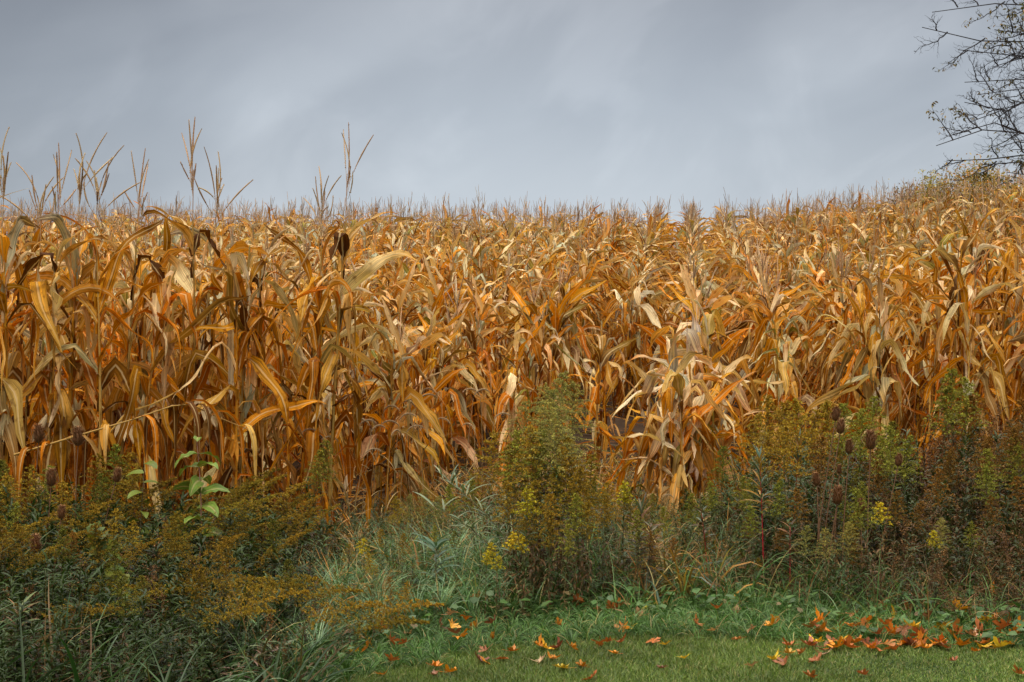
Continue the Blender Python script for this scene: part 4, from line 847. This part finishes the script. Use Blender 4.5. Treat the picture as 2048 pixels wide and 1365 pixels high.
for s in mlist.split():
    a, b, c = s.split(','); px, py = float(a) + wr.randn() * 2, float(b) + wr.randn() * 2 + (8 if float(a) > 1600 and float(b) < 1300 else 0)
    d = d_of(px, py + 8); x = float(X(px, d)); wild = d > float(MOW(px))
    z = float(gsm(x, d)) + (.03 + .05 * wr.rand() if wild else .03)
    if px < 700: z += .12
    if px > 1600 and wild: z += .012
    o = link('maple_leaf', ML[wr.randint(10)])
    sc = .68 + .4 * wr.rand() if px < 1600 or py > 1300 else .95 + .45 * wr.rand()
    o.matrix_world = TM((x, d, z), wr.rand() * 6.28, sc, rad(10 + 60 * wr.rand()) if wild else rad(5 + 35 * wr.rand()), -1.57 + wr.randn() * 1.0 + 3.14)
    cc, w = MC[c]; j = .72 + .55 * wr.rand(); o.color = (min(cc[0] * j, .95), cc[1] * j * (1 + wr.randn() * .1), cc[2], 1)
    tag(o, None, 'fallen leaf', 'maple leaves fallen along the lawn edge')
    mitems.append((o, px, f"{w} fallen maple leaf {'in grass' if wild else 'on lawn'} {place_words(px)}"))
settle(mitems)

# ------------------------------------------------------------------ bare tree beside the field, its crown reaching in from the right
def tree_bare():
    rng = np.random.RandomState(41); dist = 22.; bx, by = 13.4, dist + .6; bz = float(gsm(bx, by))
    root = link('bare_tree', None); root.location = (bx, by, bz); tag(root, 'nearly bare dark-branched tree overhanging the corn at the right', 'tree')
    tk, lv = G(), G(); br = G()
    t = np.linspace(0, 1, 9); T = np.stack([.3 * np.sin(t * 2), .1 * t, t * 11.], -1)
    tubes(tk, T[None], .22 * (1 - .85 * t), (.045, .04, .038), k=9, rng=rng)
    twigs = []
    def grow(p0, p1, r0, lvl, sag):
        n = 9; L0 = np.linalg.norm(p1 - p0); q = np.linspace(0, 1, n)[:, None]
        wob = np.cumsum(rng.randn(n, 3) * .03 * L0, 0); wob -= q * wob[-1]
        P = p0 + (p1 - p0) * q + wob + np.array([0, 0, sag]) * (4 * q * (1 - q))
        tubes(br, P[None], r0 * (1 - .8 * q[:, 0]), (.035, .03, .03), k=5 if r0 > .01 else 3, rng=rng)
        if lvl == 0: twigs.append(P); return
        m = {3: 18, 2: 7, 1: 4}[lvl]
        for s in np.linspace(.22 if lvl == 3 else .12, .97, m) + rng.randn(m) * .02:
            s = min(max(s, .02), .98); i = int(s * (n - 1)); f = s * (n - 1) - i; b = P[i] * (1 - f) + P[min(i + 1, n - 1)] * f
            dr = (p1 - p0) / L0; side = rng.randn(3) * np.array([.8, .8, .75]); side -= side @ dr * dr; side /= np.linalg.norm(side)
            l = L0 * (.26 if lvl == 3 else .48) * (1.15 - (.92 if lvl == 3 else .65) * s) * (.7 + .5 * rng.rand())
            v = dr * .75 + side * (.75 + .3 * rng.rand()) + np.array([0, 0, .25]); v /= np.linalg.norm(v)
            grow(b, b + v * l, max(r0 * (.40), .0026), lvl - 1, -.02 * l)
    tips = [(1840, 55, 21.5), (1860, 25, 22.5), (1912, 100, 21.5), (1925, 165, 23), (1925, 205, 22), (1950, 190, 21), (1868, 292, 21.6), (1900, 270, 22.6), (1890, 322, 22), (1935, 245, 22.8), (1985, 60, 21), (1960, 330, 22.), (1990, -60, 22), (1940, -90, 23), (2010, 345, 21), (1980, 135, 21.6), (2000, 250, 21.2), (2020, 300, 22.5), (2030, 20, 22.)]
    for px, py, d in tips:
        p1 = np.array([X(px + 4, d) - bx, d - by, top_z(py, d) - bz]); h = np.clip(p1[2] - .25 * abs(p1[0]) + .6 + rng.randn() * .5, 1.2, 9)
        p0 = np.array([np.interp(h / 11, t, T[:, 0]), np.interp(h / 11, t, T[:, 1]), h])
        grow(p0, p1, .030, 3, .25)
    for q in range(12):
        a = rng.rand() * 3.0 - 1.5; h = 2.5 + q * .65; l = 4.2 - q * .15; p0 = np.array([.1, .05, h]); grow(p0, p0 + np.array([math.cos(a) * l, math.sin(a) * l, l * .45]), .05, 2, .2)
    allp = np.concatenate([w[[3, 5, 8]] for w in twigs]); ck = np.sin(allp[:, 0] * 2.1 + 1) * np.sin(allp[:, 2] * 2.6) * np.sin(allp[:, 1] * 2) + rng.rand(len(allp)) * .9
    sel = allp[ck > .95]; k = len(sel)
    add_ribbons(lv, sel, rng.rand(k) * 6.28,   .05 + .03 * rng.rand(k), .026, rng.rand(k) * -.9, .6, pick(rng, k, [(.16, .13, .035), (.22, .14, .03), (.10, .11, .03)], [2, 1.5, 1]), S=3, prof='ovate', roll=rng.randn(k), rng=rng)
    link('trunk', tk.mesh('tree_trunk', M_bark), root); link('branches', br.mesh('tree_branches', M_bark), root); link('leaves', lv.mesh('tree_leaves', M_weed), root)
    print('twigs', len(twigs))
tree_bare()
def bush(name, label, px, py, d, w, cols, n, seed):
    rng = np.random.RandomState(seed); x = float(X(px, d)); gz = float(gsm(x, d)); H = float(top_z(py, d)) - gz
    root = link(name, None); root.location = (x, d, gz); tag(root, label, 'bush')
    br, lv = G(), G(); m = 46; a = rng.rand(m) * 6.28; rr_ = rng.rand(m) ** .6; h = H * (1 - .28 * rr_ ** 2) * (.86 + .14 * rng.rand(m))
    t = np.linspace(0, 1, 6)[None, :, None]; e = np.stack([np.cos(a) * rr_ * w, np.sin(a) * rr_ * w * .7, h], -1)[:, None]
    P = e * t * np.array([1, 1, 1.]) + np.array([0, 0, .35]) * (t * (1 - t)); tubes(br, P, .014 * (1 - .8 * np.linspace(0, 1, 6)), (.05, .04, .03), k=3, rng=rng)
    s = 1 - .5 * rng.rand(n) ** 1.8; i = rng.randint(0, m, n); c = e[i, 0] * s[:, None] + rng.randn(n, 3) * .10
    add_ribbons(lv, c, rng.rand(n) * 6.28, .06 + .05 * rng.rand(n), .035, rng.randn(n) * .6, .5, pick(rng, n, cols, [1] * len(cols)), S=2, prof='ovate', roll=rng.randn(n), rng=rng)
    link('branches', br.mesh(name + '_branches', M_bark), root); link('leaves', lv.mesh(name + '_leaves', M_weed), root)
bush('yellow_bush', 'yellow autumn bush showing over the corn tassels below the bare tree', 1945, 315, 33., 1.15, [(.50, .33, .035), (.38, .27, .04), (.22, .20, .05), (.5, .22, .025)], 5200, 1)
bush('yellow_bush', 'smaller yellow bush just left of the larger one on the crest', 1868, 338, 34., .55, [(.42, .32, .05), (.30, .26, .06)], 1700, 2)
bush('small_bush', 'small brownish bush top peeping above the tassels at the end of the crest', 1812, 362, 35., .5, [(.25, .20, .09), (.3, .15, .08)], 1300, 3)
